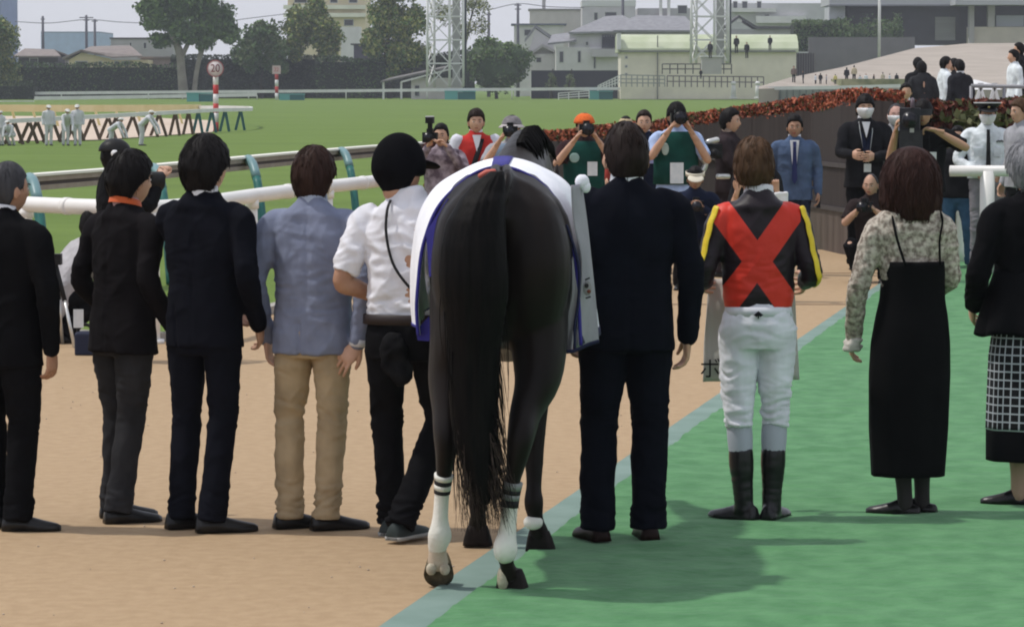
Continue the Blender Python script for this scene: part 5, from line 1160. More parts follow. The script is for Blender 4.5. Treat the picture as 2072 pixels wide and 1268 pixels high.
# dark hoarding under the houses with two small grey trees
r, s, a = building('dark navy hoarding wall beneath the white houses', 1075, 1262, 143, 200, 412, .4, M('hoarding_navy', (.022,.024,.036), (.03,.03,.042), sc=.5, rough=.7), None, [], name='hoarding', cat='wall')
for px in (1116, 1154): bush('small grey olive tree in front of the navy hoarding, %s one' % ('left' if px < 1130 else 'right'), px, 408, 200, [(px,160,0,10,10,14),(px,176,0,14,10,10)], 500, 3.4, [GG], px, (0,))
def fence_rails(label, x0, x1, ytop, ybase, Y, n, mat, bars=3, name='metal_fence'):
    s = Y/FPX; a, b = A(x0, ybase[0], Y), A(x1, ybase[1], Y); root = empty(name, label, 'fence', a); mb = MB(); h0, h1 = (ybase[0]-ytop[0])*s, (ybase[1]-ytop[1])*s; W = b.x-a.x; dz = b.z-a.z
    for k in range(bars):
        t = 1-k/bars; mb.bar((0,0,h0*t),(W,0,dz+h1*t), .10, .12)
    mb.build('crossbar', mat, root); mb = MB()
    for k in range(n+1): t = k/n; mb.bar((W*t,0,dz*t),(W*t,0,dz*t+h0+(h1-h0)*t), .12,.12)
    mb.build('post', mat, root); return root
fence_rails('white stepped metal railing left of the cream shed', 1210, 1256, (174,152), (184,172), 396, 8, MWHITE)
fence_rails('white slanting three bar railing near the teal crate', 1130, 1192, (189,184), (203,199), 397, 3, MWHITE)
fence_rails('grey railing in front of the cream shed', 1256, 1345, (152,154), (176,176), 392, 8, M('rail_grey', (.30,.30,.29)), 3)
fence_rails('dark purple grey railing below the second light tower', 1350, 1545, (154,156), (176,178), 388, 16, M('rail_plum', (.16,.13,.14)), 2)
fence_rails('railing around the camera platform below the second tower', 1340, 1480, (130,130), (150,150), 380, 9, M('rail_dark', (.10,.09,.09)), 2)
r, s, a = building('grey concrete barrier wall behind the far rail on the right', 1250, 1545, 184, 201, 402, .5, wallmat('barrier', (0.497,0.469,0.428), (.28,.27,.24)), None, [], name='barrier_wall', cat='wall')
r, s, a = building('plum coloured retaining wall at the side of the sloped bank', 1340, 1640, 158, 190, 399, .5, wallmat('retaining', (0.210,0.168,0.173)), None, [], name='retaining_wall', cat='wall')
# camera platform
r, s, a = building('low camera platform with white parapet below the second light tower', 1420, 1460, 116, 150, 378, 2, wallmat('platform', (0.455,0.442,0.414)), MWHITE, [], name='camera_platform', cat='platform', overhang=3)
# concrete bank
BANK = M('concrete_bank', (.33,.285,.235), (.39,.34,.285), sc=.25, rough=.9, bump=.3, bsc=3, bdist=.05, detail=6)
mb = MB(); Q = [(1535,176,300),(1600,157,318),(1700,137,345),(1850,98,400),(1960,88,410),(2300,86,410)]; F = [(1535,180,296),(1600,178,304),(1700,178,306),(1850,178,308),(1960,180,300),(2300,182,300)]
for i, ((x,y,Y),(x2,y2,Y2)) in enumerate(zip(Q,F)): mb.v += [tuple(A(x2,y2,Y2)), tuple(A(x,y,Y)), tuple(A(x,y,Y)+Vector((0,0,-12))), tuple(A(x2,y2,Y2)+Vector((0,0,-3)))]
for i in range(len(Q)-1):
    k = i*4
    for a_, b_ in ((0,1),(1,2),(3,0)): mb.f.append((k+a_, k+b_, k+4+b_, k+4+a_)); mb.m.append(0); mb.sm.append(False)
tag(mb.build('sloped_bank', BANK), 'wide tan concrete bank sloping up to the stand', kind='structure')
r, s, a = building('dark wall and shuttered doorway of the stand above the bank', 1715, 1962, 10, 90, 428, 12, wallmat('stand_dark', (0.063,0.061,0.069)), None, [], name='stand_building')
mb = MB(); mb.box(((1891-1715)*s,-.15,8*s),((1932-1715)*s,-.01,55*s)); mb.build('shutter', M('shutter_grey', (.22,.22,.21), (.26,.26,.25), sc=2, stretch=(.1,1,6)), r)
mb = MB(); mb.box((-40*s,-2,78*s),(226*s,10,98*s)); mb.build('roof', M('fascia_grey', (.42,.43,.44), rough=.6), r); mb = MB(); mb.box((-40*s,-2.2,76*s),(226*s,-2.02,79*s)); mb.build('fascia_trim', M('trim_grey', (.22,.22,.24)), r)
mb = MB(); mb.box((-38*s,-.5,46*s),(-6*s,6,77*s)); mb.build('side_wall', wallmat('stand_pale', (0.497,0.511,0.524)), r)
r, s, a = building('tan parapet and pillars of the stand at the upper right corner', 1962, 2300, 55, 98, 424, 3, wallmat('parapet', (0.580,0.524,0.442)), None, [], name='stand_building')
mb = MB(); mb.box((-2*s,-.4,-8*s),(8*s,1,86*s)); mb.box((36*s,-.2,43*s),(50*s,1,92*s)); mb.build('pillar', wallmat('pillar', (0.414,0.400,0.386)), r)
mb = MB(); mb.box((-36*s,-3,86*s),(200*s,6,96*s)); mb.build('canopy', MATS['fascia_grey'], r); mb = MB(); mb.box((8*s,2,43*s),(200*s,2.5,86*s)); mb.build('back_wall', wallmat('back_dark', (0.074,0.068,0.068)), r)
mb = MB(); mb.box((54*s,.5,44*s),(110*s,2,66*s)); mb.build('notice_board', M('notice_pale', (.36,.38,.42)), r)
farhedge('dark clipped hedge beside the dark wall of the stand', 1607, 1715, 44, 104, 424, 3400, 4.6, [DG, GG], 21, (0,0,1), 6); 
bush('rounded hedge mound touching the dark wall of the stand', 1760, 424, 104, [(1770,62,0,46,30,30),(1720,66,0,46,30,28),(1815,60,0,18,20,34)], 3600, 4.6, [DG, GG], 22, (0,0,1), name='hedge', cat='hedge')
r, s, a = building('grey wall beneath the clipped hedges at the top of the bank', 1636, 1850, 76, 150, 412, .6, wallmat('hedge_wall', (0.179,0.172,0.172)), None, [], name='low_wall', cat='wall')
r, s, a = building('dark slatted wall right of the second light tower', 1470, 1650, 108, 160, 405, .6, wallmat('slat_wall', (0.179,0.163,0.158)), None, [], name='slatted_wall', cat='wall')
mb = MB(); [mb.bar((k*5*s,-.1,0),(k*5*s,-.1,52*s), .12,.1) for k in range(36)]; mb.build('slats', M('slat_dark', (.07,.065,.07)), r)
b = A(1779, 97, 400); root = empty('flagpole', 'thin white pole in front of the dark wall of the stand', 'pole', b); mb = MB(); mb.tube([(0,0,-1.5),(0,0,9)], .17, 10); mb.build('pole', MWHITE, root); mb = MB(); mb.ball((0,0,9),.25,10,6); mb.build('finial', MWHITE, root)
# grey-green barrier with white top on the right
far_rail('white topped grey green barrier on the right above the fence', [(1540,179,300),(1700,177,300),(1822,174,300)], .30, posts=False)
r, s, a = building('grey green panelled barrier under the white rail on the right', 1540, 1822, 181, 206, 301, .2, M('barrier_panel', (.24,.26,.24), (.30,.32,.29), sc=3, stretch=(3,1,.2)), None, [], name='barrier_wall', cat='wall')
mb = MB(); [mb.bar((k*13*s,-.08,0),(k*13*s,-.08,24*s), .10,.1) for k in range(22)]; mb.build('post', M('barrier_post', (.16,.18,.17)), r)
for px in (1484, 1533):
    b = A(px, 200, 380); root = empty('bollard', 'white squat bollard at the far rail, %s of the pair' % ('left' if px < 1500 else 'right'), 'bollard', b); mb = MB(); mb.tube([(0,0,0),(0,0,1.0),(0,0,1.6)], [.3,.28,.2], 12); mb.ball((0,0,1.7),(.3,.3,.25)); mb.build('post', MWHITE, root); mb = MB(); mb.tube([(0,0,0),(0,0,.15)], .42, 12); mb.build('foot', MWHITE, root)
# utility poles and wires
PD = M('pole_dark', (.09,.09,.11), rough=.7)
def upole(label, px, top, base, Y, arms):
    s = Y/FPX; b = A(px, base, Y); root = empty('utility_pole', label, 'pole', b); h = (base-top)*s
    mb = MB(); mb.tube([(0,0,0),(0,0,h)], [.26,.17], 8); mb.build('pole', PD, root); mb = MB()
    for z, w_ in arms: mb.bar((-w_*s,0,h-z*s),(w_*s,0,h-z*s), .14,.14)
    mb.build('crossarm', PD, root)
upole('dark utility pole left of the pale blue block', 88, 34, 200, 480, [(6,4),(14,3)]); upole('tall utility pole with crossarms over the cream house', 176, 32, 200, 480, [(5,14),(10,6)]); upole('thinner utility pole right of the tall one with bracket arm', 193, 40, 200, 500, [(4,6)])
upole('dark utility pole above the round clipped tree', 989, 26, 200, 470, [(5,5)]); upole('utility pole in front of the lilac grey house', 1048, 8, 200, 470, [(4,7),(12,6)]); upole('thin grey mast on the roof of the lilac house', 1260, -20, 120, 460, [(10,3)])
def wire(label, pts, Y): 
    mb = MB(); P = [A(x,y,Y) for x, y in pts]; c0 = P[0].copy(); mb.tube([Vector(v) for v in crom([p-c0 for p in P], 6)], .05, 5); o = mb.build('power_line', PD); o.location = c0; tag(o, label, 'wire')
wire('power line sagging from the left edge to the big forked tree', [(30,44),(100,47),(176,40),(240,45),(290,47)], 480); wire('power line crossing from the forked tree to the apartment block', [(470,42),(500,38),(583,28)], 480); wire('power line crossing between the light tower and the lilac house', [(985,22),(1048,8),(1110,14),(1182,16)], 470)
b = A(70, 88, 700); 
# white curved balustrade below the hedge on the far left
# ================================================================ photographers, officials and far people
PG = 'photographers and officials along the fence'
def col(name, c, **k): return fabric(name, c, **k)
GREENV = col('vest_green', (.010,.055,.045)); REDV = col('vest_red', (.42,.035,.03)); PLAID = M('plaid_shirt', (.10,.07,.09), (.34,.28,.32), sc=16, rough=.85, bump=.3); BLUESUIT = col('suit_blue', (.075,.11,.185)); BLK2 = col('suit_soft_black', (.014,.014,.016)); LBLUE = col('sleeve_light_blue', (.36,.45,.66)); GREYS = col('shirt_grey', (.30,.30,.32)); DJK = col('jacket_dark_plum', (.030,.022,.024)); GUARDW = col('guard_white', (.62,.66,.68)); GUARDP = col('guard_trousers', (.20,.19,.21)); JEANS = col('jeans_blue', (.05,.11,.19)); NV3 = col('navy_soft', (.012,.016,.034))
def bp(px, top, Y, H=None):
    l = at(px, 600, Y); l.z = 0; l.x = at(px, top, Y).x; return l, (H or at(px, top, Y).z)
UPP = dict(elL=(-.275,.10,1.20), elR=(.275,.10,1.20), wrL=(-.10,.25,1.46), wrR=(.10,.25,1.46), handdir=dict(L=((.5,.35,.7),(.6,.3,-.5),.8), R=((-.5,.35,.7),(-.6,.3,-.5),.8)))
def camera(label, J, c, fwd, lens=.13, r_=.042, flash=False, name='camera', tall=False, lensmat=None):
    """photographer's camera in the figure's local frame"""
    s = J['s']; root = empty(name, label, 'camera', world_of(J, Vector(c)*s), J['rot'] + math.atan2(-fwd[0], fwd[1]))
    mb = MB(); mb.box((-.07,-.035,-.05),(.07,.035,.045)); mb.box((-.03,-.03,.045),(.03,.03,.08)); 
    if tall: mb.box((-.07,-.035,-.10),(.07,.035,-.05))
    mb.build('body', BLACKP, root); mb = MB(); mb.tube([(0,.035,0),(0,.06,0),(0,.06+lens*.7,0),(0,.06+lens,0)], [r_*.85,r_*.9,r_,r_*1.12], 18); ln = mb.build('lens', lensmat or BLACKP, root)
    mb = MB(); mb.tube([(0,.0605+lens,0),(0,.064+lens,0)], r_*.95, 18); mb.build('front_glass', LENSG, ln)
    if flash: mb = MB(); mb.box((-.02,-.025,.08),(.02,.02,.13)); mb.box((-.038,-.03,.13),(.038,.05,.19)); mb.build('flash', BLACKP, root); mb = MB(); mb.box((-.036,-.028,.19),(.036,.048,.20)); mb.build('flash_diffuser', WHITEC, root)
    return root
def card(J, x, z, y, label, w_=.055, h_=.085, m=None):
    s = J['s']; S = J['S']; mb = MB(); c = S(x, y, z); mb.box((c.x-w_*s, c.y-.002, c.z-h_*s), (c.x+w_*s, c.y+.002, c.z+h_*s)); mb.build(label, m or CARD, J['root'])
def strapline(J, xs, z0, z1, y, mat):
    s = J['s']; S = J['S']
    for k in (-1, 1): mb = MB(); mb.tube([S(k*.065,.06,.535), S(k*.06,y-.012,.44), S(xs+k*.012,y,z1)], .004*s, 6); mb.build('lanyard', mat, J['root'])
def vest(J, mat, w_=1.0, z0=.02, name='vest'):
    s = J['s']; S = J['S']; mb = MB(); rows = [(z0,.212,.145),(.15,.206,.140),(.30,.212,.142),(.42,.212,.138),(.465,.205,.126),(.50,.175,.110),(.525,.12,.092)]
    mb.rings([[S(rx*w_*math.cos(t), ry*math.sin(t), z) for t in (2*math.pi*k/28 for k in range(28))] for z, rx, ry in rows]); mb.build(name, mat, J['root'])
def cap(J, mat, peak=True, up=.03, sc=1.0, name='cap', fwd=1, pm=None, flat=False):
    hx, s = J['hx'], J['s']*sc; mb = MB(); rs = []
    for i in range(9):
        t = i/8*math.pi/2; rs.append([hx @ (Vector((.098*math.cos(t)*math.cos(a), .120*math.cos(t)*math.sin(a)-.005, up + (.095 if not flat else .06)*math.sin(t)))*s) for a in (2*math.pi*k/28 for k in range(28))])
    mb.rings(rs); o = mb.build(name, mat, J['root'])
    if peak: mb = MB(); mb.ball(hx @ (Vector((0,fwd*.125,up+.006))*s), (.078*s,.075*s,.010*s), 18, 6, 0, hx.to_3x3() @ Matrix.Rotation(R(-14),3,'X')); mb.build('peak', pm or mat, o)
    return o
# the row of photographers
l, H = bp(893, 246, 32.5); J = person('photographer in plaid shirt holding a camera with flash, leftmost beside the red jacketed man', l, H, 172, top='shirt', tmat=PLAID, bmat=BLK2, lod=0, group=PG, sleeve=1, hem=.85, **UPP)
camera('black camera with upright flash held by the photographer in plaid', J, (.08,.24,1.56), (0,1), .10, flash=True)
l, H = bp(963, 217, 34.0); J = person('bareheaded man in red and white jacket watching between two photographers', l, H, 186, tmat=REDV, bmat=BLK2, lod=0, group=PG, hair=HDARK, haircfg=dict(t=.016,top=.026,n=64,m=44,front=.50,side=.08,tufts=160), shirt=SHIRTC, elL=(-.28,0,1.12), elR=(.28,0,1.12))
s = J['s']; S = J['S']
for k in (-1,1): mb = MB(); limb(mb, [J['sh'+('L' if k<0 else 'R')]+Vector((0,0,.0)), J['sh'+('L' if k<0 else 'R')].lerp(J['el'+('L' if k<0 else 'R')],.9)], [.078*s,.064*s], 12); mb.build('white_sleeve', col('sleeve_white', (.55,.55,.60)), J['root'])
mb = MB(); mb.tube([S(-.05,.09,.50), S(-.02,.135,.40), S(.05,.145,.2), S(.09,.14,.05)], [(.03*s,.006*s)]*4, 8); mb.build('camera_strap', BLK2, J['root'])
mb = MB(); mb.prism([S(-.045,.085,.54), S(.045,.085,.54), S(0,.125,.36)], (0,.012,0)); mb.build('shirt_front', SHIRTC, J['root'])
l, H = bp(1036, 230, 32.5); J = person('photographer in grey bucket hat with camera raised to the face', l, H, 176, top='shirt', tmat=GREYS, bmat=BLK2, lod=0, group=PG, sleeve=.5, **UPP)
HATG = M('hat_grey', (.13,.12,.125), (.24,.22,.23), sc=14, rough=.9); HATL = M('hat_band', (.42,.38,.38), rough=.9)
c_ = cap(J, HATG, False, .035, 1.05, 'bucket_hat'); hx, s = J['hx'], J['s']; mb = MB(); mb.rings([[hx @ (Vector((rx*math.cos(a), rx*1.15*math.sin(a), z))*s) for a in (2*math.pi*k/28 for k in range(28))] for z, rx in ((.045,.100),(.015,.135),(.008,.135),(.035,.098))]); mb.build('brim', HATL, c_)
camera('dark camera held by the photographer in the bucket hat', J, (.0,.24,1.55), (0,1), .11, .05)
vest(J, M('vest_blue_grey', (.16,.22,.30), rough=.8))
l, H = bp(1182, 226, 33.0); J = person('photographer in orange knit cap and green vest pointing a camera', l, H, 184, top='shirt', tmat=col('shirt_plum', (.035,.018,.02)), bmat=BLK2, lod=0, group=PG, sleeve=.55, bulk=1.06, **dict(UPP, elL=(-.29,.12,1.20), elR=(.29,.12,1.20)))
cap(J, M('knit_orange', (.62,.11,.02), (.72,.15,.03), sc=40, rough=.9, bump=.5), False, .03, 1.10, 'knit_cap'); vest(J, GREENV); card(J, -.07, .25, .150, 'badge_card', .05, .07)
mb = MB(); mb.ball(J['S'](.11,.145,.36), (.05*J['s'],.01,.05*J['s'])); mb.build('round_emblem', M('emblem_pale', (.30,.45,.42)), J['root'])
camera('black camera with round lens held by the man in the orange cap', J, (.0,.25,1.55), (0,1), .12, .055)
l, H = bp(1303, 219, 34.5); J = person('man with dark hair and navy jacket behind the broad suited man', l, H, 180, tmat=NV3, bmat=BLK2, lod=0, group=PG, hair=HDARK, shirt=SHIRTC, haircfg=dict(n=48,m=34,front=.62,t=.010,tufts=60)); card(J, -.08, .30, .125, 'badge_card', .03, .05, M('badge_lilac', (.35,.36,.6)))
l, H = bp(1266, 232, 41.0, 1.55); J = person('small figure in pale cap and dark red jacket seen between two photographers', l, H, 180, tmat=col('jacket_red', (.30,.05,.04)), bmat=BLK2, lod=0, group=PG); cap(J, M('cap_cream', (.45,.36,.22)), True)
l, H = bp(1368, 204, 33.5); J = person('photographer with black hair, green vest and light blue sleeves', l, H, 188, top='shirt', tmat=LBLUE, bmat=col('trousers_taupe', (.12,.10,.09)), lod=0, group=PG, haircfg=dict(n=64,m=44,t=.022,top=.028,front=.30,side=.05,tufts=180), bulk=1.0, sleeve=.6, **dict(UPP, elL=(-.29,.12,1.15), elR=(.27,.12,1.18), wrL=(-.08,.25,1.46)))
vest(J, GREENV, 1.05); card(J, .02, .13, .155, 'badge_card', .065, .10); mb = MB(); mb.ball(J['S'](.13,.14,.36), (.035*J['s'],.008,.06*J['s'])); mb.build('chest_emblem', M('emblem_pale2', (.40,.48,.44)), J['root'])
camera('dark camera held by the photographer with light blue sleeves', J, (.03,.25,1.56), (0,1), .10, .06)
l, H = bp(1474, 216, 34.0); J = person('man in dark plum jacket facing right and holding a stabilised camera', l, H, -112, tmat=DJK, bmat=DJK, lod=0, group=PG, haircfg=dict(n=48,m=34,t=.022,top=.026,tufts=80), shirt=M('collar_brown', (.30,.22,.17), rough=.8), elL=(-.24,.12,1.14), elR=(.24,.12,1.14), wrL=(-.12,.34,1.10), wrR=(.12,.34,1.12))
g_ = empty('stabilised_camera', 'black and silver stabilised camera held low by the man in the plum jacket', 'camera', at(1440, 312, 33.6), .4); SILV = M('silver_metal', (.55,.55,.53), (.65,.65,.62), sc=20, rough=.3, metal=.6)
mb = MB(); mb.box((-.10,-.06,-.04),(.09,.06,.10)); mb.tube([(-.02,-.06,.02),(-.02,-.16,.0)], .045, 14); mb.build('body', BLACKP, g_)
mb = MB(); mb.tube([Vector(v) for v in crom([(-.12,-.02,.06),(-.14,-.05,-.02),(-.10,-.07,-.09),(-.13,-.06,-.17),(-.17,-.05,-.24)], 5)], .028, 10, round_ends=True); mb.tube([(-.05,-.03,.12),(.03,-.05,.14)], .03, 10, round_ends=True); mb.build('gimbal_arm', SILV, g_); mb = MB(); mb.tube([(.05,-.05,-.22),(.17,-.02,-.22)], .028, 10, round_ends=True); mb.build('side_grip', SILV, g_)
l, H = bp(1608, 229, 34.3); J = person('man in blue suit and navy tie standing before the brown fence', l, H, 176, tmat=BLUESUIT, bmat=col('trousers_navy', (.018,.024,.045)), lod=1, group=PG, haircfg=dict(t=.014,top=.024,front=.56,tufts=120), shirt=SHIRTC, skin=SKIN2, hem=.80)
s = J['s']; S = J['S']
def tie(J, mat, shirtw=.05, z0=.06): 
    s, S = J['s'], J['S']; mb = MB(); mb.prism([S(-shirtw,.098,.535), S(shirtw,.098,.535), S(shirtw*.55,.138,.30), S(0,.142,z0+.02), S(-shirtw*.55,.138,.30)], (0,.010*s,0)); mb.build('shirt_front', SHIRTC, J['root'])
    mb = MB(); mb.prism([S(-.018,.112,.52), S(.018,.112,.52), S(.016,.130,.47), S(.030,.158,.12), S(0,.158,.07), S(-.030,.158,.12), S(-.016,.130,.47)], (0,.008*s,0)); mb.build('necktie', mat, J['root'])
tie(J, M('tie_navy', (.012,.018,.09), rough=.6))
c = J['wrL']; g_ = empty('phone', 'small dark phone in the left hand of the man in the blue suit', 'phone', world_of(J, c+Vector((0,.03,-.09)))); mb = MB(); mb.box((-.02,-.005,-.06),(.02,.005,.05)); mb.build('body', BLACKP, g_); mb = MB(); mb.box((-.018,-.008,-.055),(.018,-.005,.045)); mb.build('screen', LENSG, g_)
MASKM = M('mask_white', (.70,.70,.70), rough=.9)
def facemask(J):
    hx, s = J['hx'], J['s']; mb = MB(); rs = []
    for i in range(9):
        z = .0 - .105*i/8; row = []
        for k in range(15):
            a = R(-78+156*k/14); p = headpt((math.sin(a)*math.cos(math.asin(max(-1,min(1,z/.118)))), math.cos(a)*math.cos(math.asin(max(-1,min(1,z/.118)))), z/.118)); off = .012+.012*math.exp(-(a/.5)**2)*math.exp(-((z+.045)/.04)**2)
            row.append(hx @ ((Vector((p.x,max(p.y,0),z)) + Vector((math.sin(a),math.cos(a),0))*off*(1 if p.y > 0 else .5))*s))
        rs.append(row)
    vs = [p for r_ in rs for p in r_]; fs = [(i*15+j, i*15+j+1, (i+1)*15+j+1, (i+1)*15+j) for i in range(8) for j in range(14)]; mb.add(vs, fs); o = mb.build('face_mask', MASKM, J['root']); o.modifiers.new('s','SOLIDIFY').thickness = .003
l, H = bp(1750, 187, 35.4); J = person('tall man in black suit and white face mask with a lanyard card', l, H, 182, tmat=BLK2, bmat=BLK, lod=1, group=PG, haircfg=dict(t=.02,top=.024,front=.36,side=0,tufts=160), shirt=SHIRTC, hem=.80, elR=(.25,.10,1.14), wrR=(.16,.30,1.12), elL=(-.25,.10,1.12), wrL=(-.06,.28,1.10))
facemask(J); strapline(J, -.01, .12, .14, .135, M('lanyard_silver', (.4,.42,.42), rough=.4)); card(J, -.01, .09, .150, 'badge_card', .035, .04); mb = MB(); mb.prism([J['S'](-.04,.098,.535), J['S'](.04,.098,.535), J['S'](0,.130,.38)], (0,.010,0)); mb.build('shirt_front', SHIRTC, J['root']); mb = MB(); mb.prism([J['S'](-.055,.112,.46), J['S'](0,.140,.34), J['S'](.055,.112,.46), J['S'](.03,.14,.25), J['S'](-.03,.14,.25)], (0,.008,0)); mb.build('navy_waistcoat', NV3, J['root'])
l, H = bp(1812, 204, 35.5); J = person('balding masked person behind the television cameraman', l, H, 180, tmat=GREYS, bmat=BLK2, lod=0, group=PG, hair=HSALT, haircfg=dict(n=48,m=34,front=.8,t=.006,top=.004,tufts=0), skin=M('skin_pink', (.55,.33,.27), rough=.55)); facemask(J)
# television cameraman
l, H = bp(1868, 198, 33.0); J = person('television cameraman in black t-shirt with a badge, camera on his shoulder', l, H, 172, top='tshirt', tmat=col('tshirt_black', (.008,.008,.009)), bmat=BLACKT, lod=1, group=PG, sleeve=.6, bulk=1.12, skin=M('skin_warm', (.46,.27,.17), rough=.55), elL=(-.40,.12,1.26), wrL=(-.12,.26,1.42), elR=(.30,.12,1.14), wrR=(.24,.34,1.42), handdir=dict(L=((.9,.2,.2),(0,.3,-1),.9), R=((-.1,.4,.8),(-1,.2,0),.9)), haircfg=dict(t=.024,top=.024,tufts=120,front=.3))
card(J, -.06, .23, .165, 'badge_card', .07, .09); strapline(J, -.06, .1, .30, .150, BLACKP)
g_ = empty('television_camera', 'bulky black television camera with strap handle on the cameraman shoulder', 'camera', at(1842, 238, 32.6), R(172)); CB = M('tv_camera_black', (.016,.016,.02), (.03,.03,.035), sc=15, rough=.5)
mb = MB(); mb.box((-.09,-.34,-.12),(.10,.10,.09)); mb.box((-.07,-.44,-.10),(.08,-.34,.06)); mb.build('body', CB, g_); mb = MB(); mb.tube([(0,.10,-.02),(0,.16,-.02),(0,.30,-.02),(0,.36,-.02)], [.06,.062,.068,.078], 20); ln = mb.build('lens', CB, g_); mb = MB(); mb.tube([(0,.362,-.02),(0,.366,-.02)], .062, 18); mb.build('front_glass', LENSG, ln)
mb = MB(); mb.tube([Vector(v) for v in crom([(-.02,.12,.09),(-.02,.10,.16),(-.02,-.10,.17),(-.02,-.26,.15),(-.02,-.30,.09)], 5)], .018, 10); mb.build('handle', M('handle_plum', (.10,.07,.085), rough=.5), g_); mb = MB(); mb.box((-.20,-.02,.02),(-.09,.10,.08)); mb.build('viewfinder', CB, g_); mb = MB(); mb.box((-.12,.10,-.30),(.10,.18,-.12)); mb.build('battery_grip', CB, g_)
mb = MB(); mb.box((-.04,.181,-.14),(.0,.186,-.10)); mb.build('maker_mark', M('mark_grey', (.45,.45,.45)), g_)
# guard
l, H = bp(1998, 206, 35.2, 1.76); J = person('guard in white uniform and black peaked cap with hands behind the rail', l, H, 178, top='uniform', tmat=GUARDW, bmat=GUARDP, lod=1, group=PG, skin=SKIN2, hem=.93, haircfg=dict(t=.008,top=.006,tufts=0), pantzones=[(.50,.12,.010),(.15,.10,.014),(.8,.06,.006)], elL=(-.29,-.02,1.12), wrL=(-.16,.18,.98), elR=(.29,-.02,1.12), wrR=(.12,.18,.98), tamp=.006, diag=.8)
facemask(J); CAPB = M('cap_black', (.010,.010,.012), rough=.6); o = cap(J, CAPB, True, .035, 1.04, 'peaked_cap', flat=True); hx, s = J['hx'], J['s']
mb = MB(); mb.rings([[hx @ (Vector((rx*math.cos(a), rx*1.1*math.sin(a)+.01, z))*s) for a in (2*math.pi*k/28 for k in range(28))] for z, rx in ((.075,.10),(.10,.135),(.118,.138),(.125,.10))]); mb.build('cap_crown', CAPB, o); mb = MB(); mb.rings([[hx @ (Vector((rx*math.cos(a), rx*1.1*math.sin(a)+.01, z))*s) for a in (2*math.pi*k/28 for k in range(28))] for z, rx in ((.112,.139),(.121,.141))]); mb.build('cap_piping', WHITEC, o)
mb = MB(); mb.ball(hx @ (Vector((0,.125,.075))*s), (.014*s,.008*s,.016*s), 10, 6); mb.build('cap_badge', M('badge_gold', (.5,.4,.15), rough=.4, metal=.5), o)
s, S = J['s'], J['S']; mb = MB(); mb.prism([S(-.016,.105,.52), S(.016,.105,.52), S(.020,.138,.30), S(.026,.142,.10), S(-.026,.142,.10), S(-.020,.138,.30)], (0,.008,0)); mb.build('necktie', BLACKP, J['root'])
mb = MB(); c = S(-.115,.125,.40)
for k in range(5): mb.ball(c+Vector(((k-2)*.014, .004, .006*(k % 2))), (.010,.006,.012), 8, 6)
mb.build('breast_badge', M('badge_grey2', (.12,.13,.13)), J['root'])
for k, z in ((1,.30),(-1,.30)): mb = MB(); c = S(k*.10,.128,z); mb.box((c.x-.045,c.y-.004,c.z-.05),(c.x+.045,c.y+.004,c.z+.035)); mb.build('breast_pocket', GUARDW, J['root'])
l, H = bp(2068, 196, 34.6); J = person('person in grey top at the right edge looking left beside the guard', l, H, 118, tmat=GREYS, bmat=BLK2, lod=1, group=PG, hair=HBROWN, haircfg=dict(t=.022,top=.024,tufts=80), skin=SKIN)
# person in jeans behind the rail
l, H = bp(1938, 250, 35.6, 1.50); J = person('person in blue jeans and white shoes half hidden by the white rail post', l, H, 170, top='tshirt', tmat=BLK2, bmat=JEANS, lod=0, group=PG, shoe='sneaker', hair=HBLACK, knL=(-.13,.05,.49), anL=(-.16,-.02,.07), anR=(.16,.02,.07))
l, H = bp(1884, 300, 34.0, 1.3); 
CR = dict(hipz=.36, lean=(0,.25,1), knL=(-.17,.36,.48), knR=(.17,.36,.40), anL=(-.14,.16,.07), anR=(.16,.05,.07), elL=(-.26,.22,.62), elR=(.26,.22,.62), wrL=(-.09,.34,.76), wrR=(.09,.34,.76), handdir=dict(L=((.5,.35,.7),(.6,.3,-.5),.8), R=((-.5,.35,.7),(-.6,.3,-.5),.8)), hem=.84, pantzones=[])
l, H = bp(1786, 380, 32.6, 1.66); l = gp(1768, 570); J = person('crouching bald photographer with black camera beside the dark bobbed woman', l, 1.60, 160, top='tshirt', tmat=col('tshirt_plum', (.025,.018,.018)), bmat=BLACKT, lod=1, group=PG, sleeve=.5, hair=HSALT, haircfg=dict(front=.95,t=.006,top=.004,tufts=0,side=.2), skin=M('skin_warm2', (.50,.30,.21), rough=.5), hpitch=-4, **CR)
camera('black camera held by the crouching bald photographer', J, (.0,.40,.80), (0,1), .09, .045)
l = gp(1404, 585); J = person('crouching person in cream sun visor and dark jacket before the jockey', l, 1.55, 180, tmat=NV3, bmat=BLK2, lod=0, group=PG, hair=HBLACK, haircfg=dict(n=48,m=34,t=.016,tufts=50), skin=SKIN2, hpitch=-12, **dict(CR, hipz=.50, elL=(-.25,.2,.72), elR=(.25,.2,.72), wrL=(-.07,.34,.86), wrR=(.07,.34,.86), knL=(-.17,.36,.52), knR=(.17,.36,.52)))
hx, s = J['hx'], J['s']; mb = MB(); rs = [[hx @ (Vector((rx*math.cos(a), rx*1.2*math.sin(a), z))*s) for a in (2*math.pi*k/28 for k in range(28))] for z, rx in ((.035,.093),(.033,.100),(.075,.100),(.078,.094))]; mb.rings(rs, cap=False); vz = mb.build('sun_visor', M('visor_cream', (.62,.57,.46), rough=.8), J['root']); mb = MB(); mb.ball(hx @ (Vector((0,.13,.035))*s), (.085*s,.07*s,.012*s), 18, 6, 0, hx.to_3x3() @ Matrix.Rotation(R(-25),3,'X')); mb.build('peak', MATS['visor_cream'], vz)
camera('camera with silver ring held low by the person in the sun visor', J, (.0,.36,.88), (0,1), .07, .045, lensmat=BLACKP)
